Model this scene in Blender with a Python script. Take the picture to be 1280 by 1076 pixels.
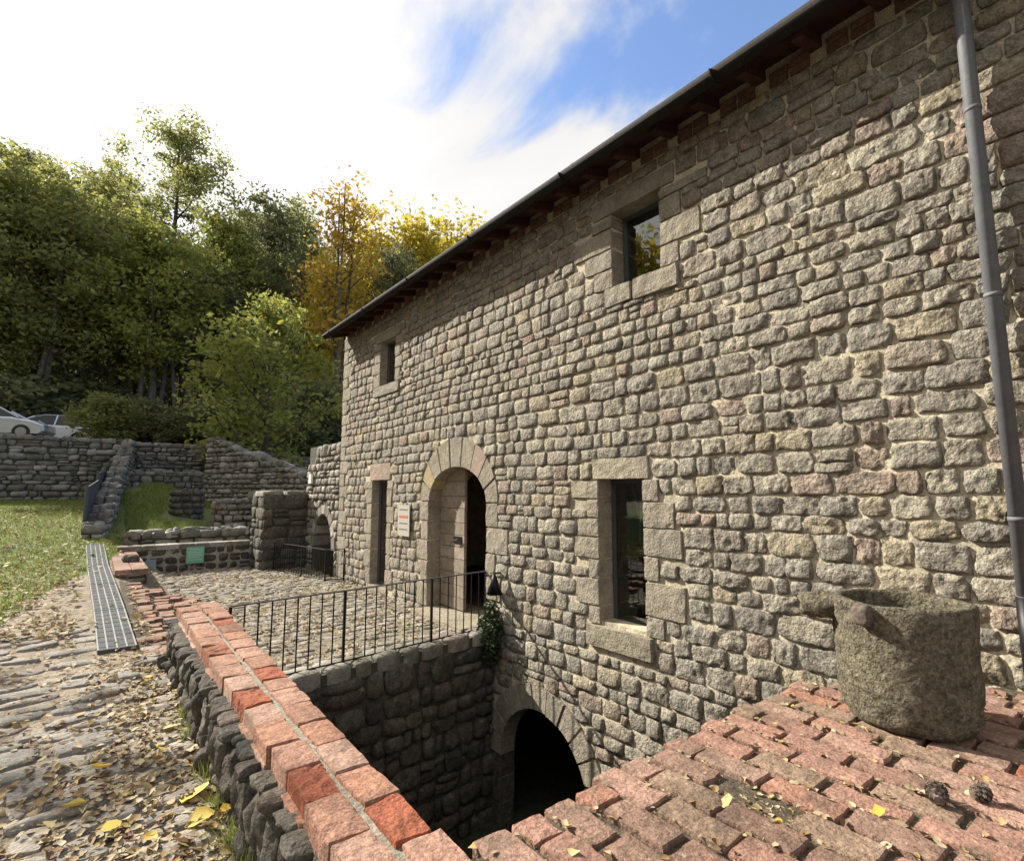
import bpy, math, random
import numpy as np
from mathutils import Matrix, Vector
R = math.radians
for o in list(bpy.data.objects): bpy.data.objects.remove(o)
SC = bpy.context.scene
COL = SC.collection
# ------------------------------------------------------------------ camera
F, TH, HD, EYE, D = 659.0, R(6.7), R(38.3), 1.83, 4.25
cam = bpy.data.cameras.new('camera'); camo = bpy.data.objects.new('camera', cam); COL.objects.link(camo)
camo.location = (0, 0, EYE); camo.rotation_euler = (R(90) + TH, 0, -HD)
cam.sensor_width = 36; cam.lens = F / 1280 * 36; cam.clip_start = .05; cam.clip_end = 3000
SC.camera = camo
# ------------------------------------------------------------------ sun and sky
SUN_AZ, SUN_EL = 26.0, 34.0            # azimuth: degrees from +Y towards -X
sd = Vector((-math.sin(R(SUN_AZ)) * math.cos(R(SUN_EL)), math.cos(R(SUN_AZ)) * math.cos(R(SUN_EL)), math.sin(R(SUN_EL))))
sl = bpy.data.lights.new('sun', 'SUN'); sl.energy = 5.0; sl.angle = R(.6); sl.color = (1, .935, .82)
so = bpy.data.objects.new('sun', sl); COL.objects.link(so); so.rotation_euler = sd.to_track_quat('Z', 'Y').to_euler()
so.location = sd * 60
W = bpy.data.worlds.new('World'); SC.world = W; W.use_nodes = True
nt = W.node_tree; N = nt.nodes; L = nt.links
for n in list(N): N.remove(n)
def wn(t, **k):
    n = N.new(t)
    for a, b in k.items(): setattr(n, a, b)
    return n
wout = wn('ShaderNodeOutputWorld'); bg = wn('ShaderNodeBackground'); bg.inputs[1].default_value = .095
sky = wn('ShaderNodeTexSky', sky_type='NISHITA', sun_disc=False); sky.sun_elevation = R(SUN_EL); sky.sun_rotation = R(-SUN_AZ)
sky.air_density = 1.0; sky.dust_density = .6; sky.ozone_density = 2.0
tc = wn('ShaderNodeTexCoord')
sep = wn('ShaderNodeSeparateXYZ'); L.new(tc.outputs['Generated'], sep.inputs[0])
def m(op, a, b=None, c=None):
    n = wn('ShaderNodeMath', operation=op)
    for i, v in enumerate((a, b, c)):
        if v is None: continue
        if isinstance(v, (int, float)): n.inputs[i].default_value = v
        else: L.new(v, n.inputs[i])
    return n.outputs[0]
zz = m('ADD', m('MAXIMUM', sep.outputs[2], 0.0), .22)
cx = m('DIVIDE', sep.outputs[0], zz); cy = m('DIVIDE', sep.outputs[1], zz)
cmb = wn('ShaderNodeCombineXYZ'); L.new(cx, cmb.inputs[0]); L.new(cy, cmb.inputs[1]); cmb.inputs[2].default_value = 5.3
nz = wn('ShaderNodeTexNoise'); nz.inputs['Scale'].default_value = 1.5; nz.inputs['Detail'].default_value = 9; nz.inputs['Roughness'].default_value = .56
nz.inputs['Distortion'].default_value = .35
vr = wn('ShaderNodeVectorRotate', rotation_type='Z_AXIS'); L.new(cmb.outputs[0], vr.inputs['Vector']); vr.inputs['Angle'].default_value = R(7)
L.new(vr.outputs[0], nz.inputs['Vector'])
# cloud bank thins out along one heading, as a passing front does
bias = m('ADD', m('MULTIPLY', sep.outputs[0], -1.05), m('MULTIPLY', sep.outputs[1], .35))
cov = m('ADD', m('MULTIPLY_ADD', nz.outputs['Fac'], 1.7, -.38), m('MULTIPLY', bias, .62))
mr = wn('ShaderNodeMapRange', interpolation_type='SMOOTHSTEP'); L.new(cov, mr.inputs[0])
mr.inputs[1].default_value = .11; mr.inputs[2].default_value = .34; mr.inputs[3].default_value = .08
# cloud brightness: forward scattering round the sun
dt = wn('ShaderNodeVectorMath', operation='DOT_PRODUCT'); L.new(tc.outputs['Generated'], dt.inputs[0]); dt.inputs[1].default_value = sd
glow = m('POWER', m('MAXIMUM', dt.outputs['Value'], 0.0), 6.0)
cb = m('ADD', m('MULTIPLY', glow, 5.0), m('ADD', 2.9, m('MULTIPLY', nz.outputs['Fac'], 2.4)))
ccol = wn('ShaderNodeVectorMath', operation='SCALE'); ccol.inputs[0].default_value = (1, .985, .97); L.new(cb, ccol.inputs['Scale'])
skc = wn('ShaderNodeVectorMath', operation='MULTIPLY'); L.new(sky.outputs[0], skc.inputs[0]); skc.inputs[1].default_value = (.95, 1.12, 1.32)
mx = wn('ShaderNodeMix', data_type='RGBA'); L.new(mr.outputs[0], mx.inputs[0]); L.new(skc.outputs[0], mx.inputs[6]); L.new(ccol.outputs[0], mx.inputs[7])
L.new(mx.outputs[2], bg.inputs[0]); L.new(bg.outputs[0], wout.inputs[0])
SC.view_settings.view_transform = 'Standard'; SC.view_settings.look = 'None'; SC.view_settings.gamma = 1
SC.view_settings.exposure = 1.15

# ------------------------------------------------------------------ helpers
def ray(u, v):
    a = (u - 640) / F; b = -(v - 538) / F
    fw = math.cos(TH) - b * math.sin(TH); up = math.sin(TH) + b * math.cos(TH)
    return Vector((math.sin(HD) * fw + math.cos(HD) * a, math.cos(HD) * fw - math.sin(HD) * a, up))
def at_y(u, v, y): r = ray(u, v); t = y / r.y; return Vector((r.x * t, y, EYE + r.z * t))
def at_z(u, v, z): r = ray(u, v); t = (z - EYE) / r.z; return Vector((r.x * t, r.y * t, z))
rs = np.random.RandomState(5); rng = random.Random(11)
_T = rs.rand(64, 64, 64)
def vn(P):
    P = np.asarray(P, float); I = np.floor(P).astype(int); f = P - I; f = f * f * (3 - 2 * f)
    r = 0
    for a in (0, 1):
        for b in (0, 1):
            for c in (0, 1):
                w = (f[..., 0] if a else 1 - f[..., 0]) * (f[..., 1] if b else 1 - f[..., 1]) * (f[..., 2] if c else 1 - f[..., 2])
                r = r + w * _T[(I[..., 0] + a) & 63, (I[..., 1] + b) & 63, (I[..., 2] + c) & 63]
    return r * 2 - 1
def n1(x, y, z=0.): return float(vn(np.array([x, y, z])))
def tagk(o, k): o['kind'] = k; return o
def link(name, me, mat=None, parent=None, smooth=None):
    o = bpy.data.objects.new(name, me); COL.objects.link(o)
    if mat is not None and not me.materials: me.materials.append(mat)
    if smooth is not None and len(me.polygons): me.polygons.foreach_set('use_smooth', [smooth] * len(me.polygons))
    if parent is not None: adopt(o, parent)
    return o
def wloc(p):
    v = Vector(p.location)
    if p.parent is not None: v = p.matrix_parent_inverse @ v + Vector((0, 0, 0)); v = v + wloc(p.parent)
    return v
def adopt(o, p):
    o.parent = p; o.matrix_parent_inverse = Matrix.Translation(-wloc(p))
def thing(name, label, cat, loc, group=None):
    o = bpy.data.objects.new(name, None); COL.objects.link(o); o.location = loc; o.empty_display_size = .2
    return tag(o, label, cat, group)
def tag(o, label, cat, group=None):
    o['label'] = label; o['category'] = cat
    if group: o['group'] = group
    return o
class MB:
    def __init__(s): s.V = []; s.F = []; s.n = 0
    def add(s, V, Fc):
        V = [tuple(v) for v in V]; s.V += V; n = s.n
        s.F += [tuple(i + n for i in f) for f in Fc]; s.n += len(V); return s
    def hexa(s, P): return s.add(P, [(0, 3, 2, 1), (4, 5, 6, 7), (0, 1, 5, 4), (1, 2, 6, 5), (2, 3, 7, 6), (3, 0, 4, 7)])
    def box(s, x0, x1, y0, y1, z0, z1):
        return s.hexa([(x0, y0, z0), (x1, y0, z0), (x1, y1, z0), (x0, y1, z0), (x0, y0, z1), (x1, y0, z1), (x1, y1, z1), (x0, y1, z1)])
    def tube(s, pts, rad, seg=8, cap=True):
        pts = [Vector(p) for p in pts]
        if not hasattr(rad, '__len__'): rad = [rad] * len(pts)
        V = []; Fc = []; ref = None
        for i, p in enumerate(pts):
            d = (pts[min(i + 1, len(pts) - 1)] - pts[max(i - 1, 0)]).normalized()
            if ref is None: ref = Vector((1, 0, 0)) if abs(d.x) < .8 else Vector((0, 1, 0))
            a = d.cross(ref).normalized(); b = d.cross(a)
            for k in range(seg):
                t = 2 * math.pi * k / seg; V.append(p + (a * math.cos(t) + b * math.sin(t)) * rad[i])
        for i in range(len(pts) - 1):
            for k in range(seg):
                k2 = (k + 1) % seg; Fc.append((i * seg + k, i * seg + k2, (i + 1) * seg + k2, (i + 1) * seg + k))
        if cap: Fc.append(tuple(range(seg))[::-1]); Fc.append(tuple((len(pts) - 1) * seg + k for k in range(seg)))
        return s.add(V, Fc)
    def mesh(s, name='m'):
        me = bpy.data.meshes.new(name); me.from_pydata(s.V, [], s.F); me.validate(); me.update(); return me
    def build(s, name, mat, parent=None, smooth=False): return link(name, s.mesh(name), mat, parent, smooth)
def npmesh(name, V, Q):
    """V (n,3), Q (m,k) faces all of one size"""
    V = np.ascontiguousarray(V, np.float32); Q = np.ascontiguousarray(Q, np.int32); k = Q.shape[1]
    me = bpy.data.meshes.new(name); me.vertices.add(len(V)); me.vertices.foreach_set('co', V.ravel())
    me.loops.add(Q.size); me.loops.foreach_set('vertex_index', Q.ravel())
    me.polygons.add(len(Q)); me.polygons.foreach_set('loop_start', np.arange(0, Q.size, k, dtype=np.int32))
    me.polygons.foreach_set('loop_total', np.full(len(Q), k, np.int32)); me.update(calc_edges=True); return me

# ------------------------------------------------------------------ materials
def mat(name, cols, rough=.9, sc=6.0, mott=.35, bump=.5, bdist=.01, bsc=45., dark=None, dsc=2.5, damt=.5, spec=.25, metal=0., isl=True, aniso=None, light=None, fine=.42, fsc=75.):
    """cols: palette picked per piece; mottled by noise; 'dark' / 'light' = stain or highlight colours with their own shape"""
    M = bpy.data.materials.new(name); M.use_nodes = True; t = M.node_tree; nn = t.nodes; ll = t.links
    B = nn['Principled BSDF']; B.inputs['Roughness'].default_value = rough; B.inputs['Specular IOR Level'].default_value = spec; B.inputs['Metallic'].default_value = metal
    g = nn.new('ShaderNodeNewGeometry'); oi = nn.new('ShaderNodeObjectInfo')
    def mm(op, a, b):
        n = nn.new('ShaderNodeMath'); n.operation = op
        for i, v in enumerate((a, b)):
            if isinstance(v, (int, float)): n.inputs[i].default_value = v
            else: ll.new(v, n.inputs[i])
        return n.outputs[0]
    def noise(s, d=4, r=.6, vec=None):
        n = nn.new('ShaderNodeTexNoise'); n.inputs['Scale'].default_value = s; n.inputs['Detail'].default_value = d; n.inputs['Roughness'].default_value = r
        ll.new(vec or g.outputs['Position'], n.inputs['Vector']); return n.outputs['Fac']
    fr = mm('FRACT', mm('ADD', mm('MULTIPLY', g.outputs['Random Per Island'], 1.0), mm('MULTIPLY', oi.outputs['Random'], 7.31)), 0.)
    cr = nn.new('ShaderNodeValToRGB'); cr.color_ramp.interpolation = 'CONSTANT' if len(cols) > 1 else 'LINEAR'
    e = cr.color_ramp.elements
    e[0].position = 0; e[0].color = (*cols[0], 1)
    if len(cols) == 1: e[1].color = (*cols[0], 1)
    else:
        e[1].position = 1 / len(cols); e[1].color = (*cols[1], 1)
        for i in range(2, len(cols)): x = e.new(i / len(cols)); x.color = (*cols[i], 1)
    ll.new(fr, cr.inputs[0]); c = cr.outputs[0]
    def ramp(v, a, b):
        n = nn.new('ShaderNodeMapRange'); ll.new(v, n.inputs[0]); n.inputs[1].default_value = a; n.inputs[2].default_value = b; return n.outputs[0]
    def mix(f, a, b, mode='MIX'):
        n = nn.new('ShaderNodeMix'); n.data_type = 'RGBA'; n.blend_type = mode
        if isinstance(f, (int, float)): n.inputs[0].default_value = f
        else: ll.new(f, n.inputs[0])
        for i, v in ((6, a), (7, b)):
            if isinstance(v, tuple): n.inputs[i].default_value = (*v, 1)
            else: ll.new(v, n.inputs[i])
        return n.outputs[2]
    vv = ramp(noise(sc, 5, .65), .25, .75)
    lo = 1 - mott; hi = 1 + mott
    sm = nn.new('ShaderNodeMapRange'); ll.new(vv, sm.inputs[0]); sm.inputs[3].default_value = lo; sm.inputs[4].default_value = hi
    gm = nn.new('ShaderNodeVectorMath'); gm.operation = 'SCALE'; ll.new(c, gm.inputs[0]); ll.new(sm.outputs[0], gm.inputs['Scale']); c = gm.outputs[0]
    if fine:
        f1 = ramp(noise(fsc, 3, .7), .3, .7); fm = nn.new('ShaderNodeMapRange'); ll.new(f1, fm.inputs[0]); fm.inputs[3].default_value = 1 - fine; fm.inputs[4].default_value = 1 + fine
        g2 = nn.new('ShaderNodeVectorMath'); g2.operation = 'SCALE'; ll.new(c, g2.inputs[0]); ll.new(fm.outputs[0], g2.inputs['Scale']); c = g2.outputs[0]
    if dark: c = mix(mm('MULTIPLY', ramp(noise(dsc, 6, .7), .5, .66), damt), c, dark)
    if light: c = mix(mm('MULTIPLY', ramp(noise(light[1], 5, .7), .56, .70), light[2]), c, light[0])
    ll.new(c, B.inputs['Base Color'])
    if bump:
        vec = None
        if aniso:
            mp = nn.new('ShaderNodeMapping'); ll.new(g.outputs['Position'], mp.inputs[0]); mp.inputs['Scale'].default_value = aniso; vec = mp.outputs[0]
        b = nn.new('ShaderNodeBump'); b.inputs['Strength'].default_value = bump; b.inputs['Distance'].default_value = bdist
        h = mm('ADD', noise(bsc, 5, .6, vec), mm('MULTIPLY', noise(bsc * .3, 3, .5, vec), 1.3)); ll.new(h, b.inputs['Height']); ll.new(b.outputs[0], B.inputs['Normal'])
    return M
def leafmat(name, cols, trans=.6, rough=.6):
    M = bpy.data.materials.new(name); M.use_nodes = True; t = M.node_tree; nn = t.nodes; ll = t.links
    B = nn['Principled BSDF']; B.inputs['Roughness'].default_value = rough; B.inputs['Specular IOR Level'].default_value = .3
    g = nn.new('ShaderNodeNewGeometry'); oi = nn.new('ShaderNodeObjectInfo'); ad = nn.new('ShaderNodeMath'); ad.operation = 'MULTIPLY_ADD'
    ll.new(oi.outputs['Random'], ad.inputs[0]); ad.inputs[1].default_value = .35; ll.new(g.outputs['Random Per Island'], ad.inputs[2])
    fc = nn.new('ShaderNodeMath'); fc.operation = 'FRACT'; ll.new(ad.outputs[0], fc.inputs[0])
    cr = nn.new('ShaderNodeValToRGB'); e = cr.color_ramp.elements; e[0].color = (*cols[0], 1); e[1].color = (*cols[-1], 1)
    for i in range(1, len(cols) - 1): x = e.new(i / (len(cols) - 1)); x.color = (*cols[i], 1)
    ll.new(fc.outputs[0], cr.inputs[0]); ll.new(cr.outputs[0], B.inputs['Base Color'])
    tr = nn.new('ShaderNodeBsdfTranslucent'); ll.new(cr.outputs[0], tr.inputs[0]); mx = nn.new('ShaderNodeMixShader'); mx.inputs[0].default_value = trans
    ll.new(B.outputs[0], mx.inputs[1]); ll.new(tr.outputs[0], mx.inputs[2]); ll.new(mx.outputs[0], nn['Material Output'].inputs[0]); return M
STONE = mat('ashlar', [(0.247, 0.223, 0.179), (0.284, 0.254, 0.2), (0.232, 0.212, 0.173), (0.263, 0.244, 0.2), (0.294, 0.254, 0.184), (0.21, 0.191, 0.162), (0.268, 0.228, 0.179), (0.247, 0.223, 0.179), (0.315, 0.286, 0.222), (0.263, 0.207, 0.162), (0.237, 0.217, 0.179), (0.225, 0.207, 0.173), (0.284, 0.244, 0.173), (0.263, 0.239, 0.189), (0.252, 0.228, 0.184), (0.278, 0.249, 0.195), (0.237, 0.212, 0.173), (0.263, 0.207, 0.168)],
            sc=16, mott=.45, bump=1., bdist=.034, bsc=36, dark=(.075, .068, .055), dsc=7, damt=.65, light=((.44, .40, .30), 20, .45))
DRESS = mat('dressed_stone', [(.25, .22, .165), (.28, .245, .185), (.235, .21, .165), (.26, .225, .175)], sc=12, mott=.28, bump=.9, bdist=.014, bsc=60, dark=(.12, .105, .08), dsc=3.5, damt=.5, light=((.38, .355, .28), 22, .35))
PINK = mat('pink_stone', [(.27, .205, .165)], sc=12, mott=.25, bump=.5, bdist=.008, bsc=70, light=((.34, .29, .24), 16, .4))
OCHRE = mat('ochre_stone', [(.32, .25, .14)], sc=12, mott=.25, bump=.5, bdist=.008, bsc=70)
MORTAR = mat('mortar', [(.46, .405, .30)], sc=5, mott=.25, bump=.7, bdist=.012, bsc=40, dark=(.17, .15, .11), dsc=2.2, damt=.75)
RUB = mat('dark_rubble', [(.08, .071, .058), (.10, .09, .073), (.063, .058, .05), (.12, .105, .085), (.09, .078, .062), (.105, .082, .066)], sc=14, mott=.5, bump=1., bdist=.022, bsc=52, dark=(.04, .04, .03), dsc=5, damt=.65, light=((.30, .285, .24), 11, .55))
RUBM = mat('rubble_mortar', [(.075, .068, .055)], sc=6, mott=.35, bump=.8, bdist=.02, bsc=28, dark=(.05, .06, .03), dsc=2, damt=.6)
RUBF = mat('far_rubble', [(.19, .175, .145), (.25, .23, .195), (.15, .14, .115), (.31, .285, .25), (.215, .19, .16), (.18, .15, .12)], sc=5, mott=.4, bump=.8, bdist=.03, bsc=14, dark=(.07, .075, .05), dsc=1.1, damt=.6, light=((.42, .41, .38), 6, .45))  # light blotches paint in pale highlights on the shaded far walls
LOWM = mat('low_wall_mortar', [(.33, .30, .25)], sc=6, mott=.3, bump=.7, bdist=.015, bsc=28, dark=(.16, .15, .12), dsc=2, damt=.5)
BRICK = mat('brick', [(.33, .19, .137), (.30, .165, .117), (.345, .22, .165), (.265, .14, .095), (.325, .205, .153), (.295, .18, .132), (.32, .163, .107)], sc=26, mott=.38, bump=1., bdist=.008, bsc=70, dark=(.13, .085, .06), dsc=8, damt=.65, light=((.44, .305, .22), 40, .6))
BRICK2 = mat('raw_red_brick', [(.27, .085, .045), (.24, .095, .055)], sc=20, mott=.4, bump=1., bdist=.012, bsc=55, dark=(.12, .06, .04), dsc=10, damt=.6)
BRICKD = mat('terrace_brick', [(.285, .160, .118), (.245, .14, .105), (.305, .185, .14), (.22, .135, .10), (.265, .17, .128), (.235, .16, .112), (.29, .15, .104)], sc=24, mott=.34, bump=1., bdist=.0085, bsc=70, dark=(.085, .065, .045), dsc=6, damt=.75, light=((.44, .33, .25), 38, .55))
EAVEB = mat('eave_brick', [(.15, .085, .06), (.17, .095, .065), (.13, .08, .06)], sc=18, mott=.4, bump=.7, bdist=.008, bsc=60)  # brick colour darkened to carry the shade under the eaves
JOINT = mat('sandy_joint', [(.085, .066, .046)], sc=14, mott=.45, bump=.9, bdist=.012, bsc=70, dark=(.06, .05, .04), dsc=8, damt=.7, light=((.36, .32, .22), 34, .6))
GREYJ = mat('grey_joint', [(.25, .225, .175)], sc=12, mott=.35, bump=.9, bdist=.012, bsc=60, dark=(.14, .13, .10), dsc=8, damt=.6)
PAVE = mat('path_stone', [(.27, .245, .205), (.24, .22, .19), (.30, .265, .22), (.255, .23, .20), (.285, .245, .20), (.225, .21, .18)], sc=12, mott=.3, bump=.9, bdist=.012, bsc=40, aniso=(.7, 1.6, 1), dark=(.14, .125, .11), dsc=5, damt=.5, light=((.40, .37, .31), 22, .5))
DIRT = mat('path_dirt', [(.25, .205, .15)], sc=9, mott=.4, bump=1., bdist=.02, bsc=45, dark=(.11, .085, .06), dsc=6, damt=.6, light=((.36, .31, .21), 26, .55))
COURT = mat('court_cobble', [(.17, .155, .115)], sc=7, mott=.4, bump=1., bdist=.025, bsc=20, dark=(.11, .10, .075), dsc=5, damt=.6, light=((.36, .33, .23), 16, .6))
LAWN = mat('lawn_soil', [(.11, .13, .04)], sc=3, mott=.4, bump=.8, bdist=.03, bsc=20, light=((.34, .29, .14), 7, .4))
HILL = mat('forest_floor', [(.085, .068, .042)], sc=2, mott=.5, bump=.8, bdist=.05, bsc=6, dark=(.03, .035, .015), dsc=.7, damt=.7)
ASPH = mat('road_gravel', [(.17, .16, .14)], sc=5, mott=.3, bump=.6, bsc=40)
WOODD = mat('red_brown_timber', [(.055, .024, .017), (.045, .02, .015), (.065, .028, .019)], sc=6, mott=.35, bump=.5, bdist=.004, bsc=40, aniso=(1, 8, 8))
PLANK = mat('weathered_plank', [(.26, .21, .16), (.235, .19, .145), (.28, .23, .175), (.225, .18, .135)], sc=8, mott=.3, bump=.6, bdist=.004, bsc=30, aniso=(2, 1.5, 14), dark=(.15, .125, .10), dsc=7, damt=.5)
TILE = mat('roof_tile', [(.22, .12, .08), (.19, .115, .08), (.25, .15, .10), (.18, .13, .09)], sc=8, mott=.35, bump=.5, bsc=40, dark=(.10, .09, .07), dsc=5, damt=.5)
GUT = mat('dark_gutter_metal', [(.022, .02, .019)], rough=.8, sc=5, mott=.3, bump=.15, bsc=30, spec=.15, fine=.1)
PIPE = mat('grey_pipe_metal', [(.125, .13, .14)], rough=.6, sc=7, mott=.2, bump=.08, bsc=30, metal=.0, light=((.22, .22, .22), 11, .35), fine=.1)
IRONB = mat('black_iron', [(.018, .018, .02)], rough=.45, sc=9, mott=.3, bump=.2, bdist=.002, bsc=90, metal=.5, fine=.1)
IRONT = mat('worn_iron_rail', [(.10, .10, .10)], rough=.4, sc=9, mott=.4, bump=.2, bdist=.002, bsc=90, metal=.6)
FRAME = mat('grey_window_frame', [(.09, .095, .10)], rough=.4, sc=5, mott=.1, bump=0, metal=.4, fine=.1)
GRATE = mat('grey_grate_metal', [(.085, .09, .095)], rough=.85, sc=9, mott=.25, bump=.2, bsc=60, spec=.1, fine=.1)
GRATEL = mat('pale_grate_edge', [(.26, .26, .25)], rough=.8, sc=9, mott=.2, bump=0, fine=.1)
POT = mat('mortar_stone', [(.165, .145, .10)], sc=44, mott=.7, bump=1., bdist=.04, bsc=62, dark=(.04, .034, .024), dsc=8, damt=.7, light=((.32, .285, .19), 60, .6))
POTL = mat('iron_stained_lug', [(.11, .085, .07)], sc=20, mott=.4, bump=.8, bdist=.008, bsc=60, dark=(.07, .05, .045), dsc=14, damt=.5)
BARK = mat('bark', [(.085, .072, .058), (.115, .10, .082)], sc=4, mott=.4, bump=.9, bdist=.03, bsc=14, aniso=(3, 3, .6))
INT = mat('interior_plaster', [(.10, .09, .075)], sc=4, mott=.3, bump=.5, bsc=20)
WHITE = mat('white_enamel', [(.75, .75, .73)], rough=.4, sc=3, mott=.05, bump=0, fine=.1)
def plain(name, c, rough=.5, metal=0., coat=0., emit=0):
    M = bpy.data.materials.new(name); M.use_nodes = True; B = M.node_tree.nodes['Principled BSDF']
    n = M.node_tree.nodes.new('ShaderNodeTexNoise'); n.inputs['Scale'].default_value = 12; n.inputs['Detail'].default_value = 4
    r = M.node_tree.nodes.new('ShaderNodeMix'); r.data_type = 'RGBA'; r.inputs[6].default_value = (*[k * .85 for k in c], 1); r.inputs[7].default_value = (*[min(1, k * 1.12) for k in c], 1)
    M.node_tree.links.new(n.outputs['Fac'], r.inputs[0]); M.node_tree.links.new(r.outputs[2], B.inputs['Base Color'])
    B.inputs['Roughness'].default_value = rough; B.inputs['Metallic'].default_value = metal; B.inputs['Coat Weight'].default_value = coat; return M
SIGNP = plain('sign_pale', (.36, .33, .28), .7); SIGNR = plain('sign_red', (.42, .09, .06), .6); SIGND = plain('sign_dark', (.12, .11, .10), .6)
SIGNG = plain('sign_green', (.17, .40, .29), .45); SIGNGL = plain('sign_green_text', (.42, .62, .52), .5); SLATE = plain('blue_grey_panel', (.17, .20, .22), .55)
FENCE = plain('dark_fence_metal', (.075, .082, .09), .5, .3)
CARW = plain('white_car_paint', (.78, .80, .82), .25, 0, .6); CARS = plain('silver_car_paint', (.55, .58, .62), .25, .4, .6)
CARG = plain('car_glass', (.015, .018, .022), .08); TYRE = plain('tyre', (.02, .02, .02), .8); RIM = plain('rim', (.35, .36, .37), .35, .7); LAMPR = plain('tail_lamp', (.35, .02, .02), .3); LAMPC = plain('head_lamp', (.7, .72, .75), .15)
def glass():
    M = bpy.data.materials.new('window_glass'); M.use_nodes = True; t = M.node_tree; nn = t.nodes; ll = t.links
    nn.remove(nn['Principled BSDF'])
    gl = nn.new('ShaderNodeBsdfGlossy'); gl.inputs['Roughness'].default_value = .02; gl.inputs[0].default_value = (.9, .92, .9, 1)
    tp = nn.new('ShaderNodeBsdfTransparent'); tp.inputs[0].default_value = (.55, .60, .57, 1)
    fz = nn.new('ShaderNodeFresnel'); fz.inputs[0].default_value = 1.6; ad = nn.new('ShaderNodeMath'); ad.operation = 'MULTIPLY_ADD'; ll.new(fz.outputs[0], ad.inputs[0]); ad.inputs[1].default_value = 1.6; ad.inputs[2].default_value = .06; ad.use_clamp = True
    n = nn.new('ShaderNodeTexNoise'); n.inputs['Scale'].default_value = 2.5; b = nn.new('ShaderNodeBump'); b.inputs['Strength'].default_value = .05; b.inputs['Distance'].default_value = .02; ll.new(n.outputs['Fac'], b.inputs['Height']); ll.new(b.outputs[0], gl.inputs['Normal'])
    mx = nn.new('ShaderNodeMixShader'); ll.new(ad.outputs[0], mx.inputs[0]); ll.new(tp.outputs[0], mx.inputs[1]); ll.new(gl.outputs[0], mx.inputs[2]); ll.new(mx.outputs[0], nn['Material Output'].inputs[0]); return M
GLASS = glass()

# ------------------------------------------------------------------ stones
ROCKP = [(1, 1.0), (.985, .48), (.925, .08)]           # (position towards the edge, drop as a share of the proud height)
DRESP = [(1, 1.0), (.985, .22), (.95, 0.)]
def axis(prof, n):
    p = [-q for q, _ in prof]; dr = [d for _, d in prof]; s = prof[-1][0]
    for i in range(1, n): p.append(-s + 2 * s * i / n); dr.append(0)
    return np.array(p + [-x for x in p[:len(prof)][::-1]]), np.array(dr + dr[:len(prof)][::-1])
def slab(w, h, t, skirt, prof=ROCKP, nu=4, nv=3, rnd=.45, jit=.06, rough=.012, fr=22., seed=0., bow=0., dome=0., wear=None):
    """pieced stone face: (u, v, outward) grid of a w x h stone proud by t, its rim sunk by skirt; returns V(n,3), quads"""
    pu, du = axis(prof, nu); pv, dv = axis(prof, nv)
    A, Bv = np.meshgrid(pu, pv, indexing='ij'); DR = np.maximum(du[:, None], dv[None, :])
    x = A * np.sqrt(1 - rnd * Bv * Bv / 2); y = Bv * np.sqrt(1 - rnd * A * A / 2)
    c = (rs.rand(4, 2) - .5) * 2 * jit
    W = [(1 - A) * (1 - Bv), (1 + A) * (1 - Bv), (1 + A) * (1 + Bv), (1 - A) * (1 + Bv)]
    x = x + sum(W[k] * c[k, 0] for k in range(4)) / 4; y = y + sum(W[k] * c[k, 1] for k in range(4)) / 4
    X = x * w / 2; Y = y * h / 2
    out = np.where(DR >= 1, -skirt, t * (1 - DR)) + np.where(DR >= 1, 0, dome * (1 - A * A) * (1 - Bv * Bv))
    P = np.stack([X * fr + seed, Y * fr + seed * 1.7, np.full_like(X, seed * .37)], -1)
    nz = vn(P) * .65 + vn(P * 2.1 + 9) * .35
    low = vn(P * .28 + 31)
    k = np.where(DR >= 1, 0, 1.0)
    out = out + k * (nz * rough + low * rough * .9)
    e = np.where(DR >= .9, .35, 1.) * rough * .5 if wear is None else wear
    if wear is not None: out = out - np.where((DR < .9) & ((np.abs(A) > .93) | (np.abs(Bv) > .93)), np.abs(vn(P * .7 + 13)) * wear * 1.6, 0)
    X = X + vn(P + 50) * e; Y = Y + vn(P + 77) * e
    n, mth = X.shape; idx = np.arange(n * mth).reshape(n, mth)
    Q = np.stack([idx[:-1, :-1], idx[1:, :-1], idx[1:, 1:], idx[:-1, 1:]], -1).reshape(-1, 4)
    return np.stack([X, Y, out], -1).reshape(-1, 3), Q
def place(V, o, u, v, n):
    o, u, v, n = (np.array(k, float) for k in (o, u, v, n)); return o + V[:, :1] * u + V[:, 1:2] * v + V[:, 2:] * n
def partition(a, b, avg, var, r):
    ln = b - a
    if ln <= avg * .35: return [(a, b)] if ln > .05 else []
    k = max(1, int(round(ln / avg))); w = [1 + r.uniform(-var, var) for _ in range(k)]; s = sum(w); out = []; p = a
    for q in w: out.append((p, p + q / s * ln)); p += q / s * ln
    return out
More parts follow.
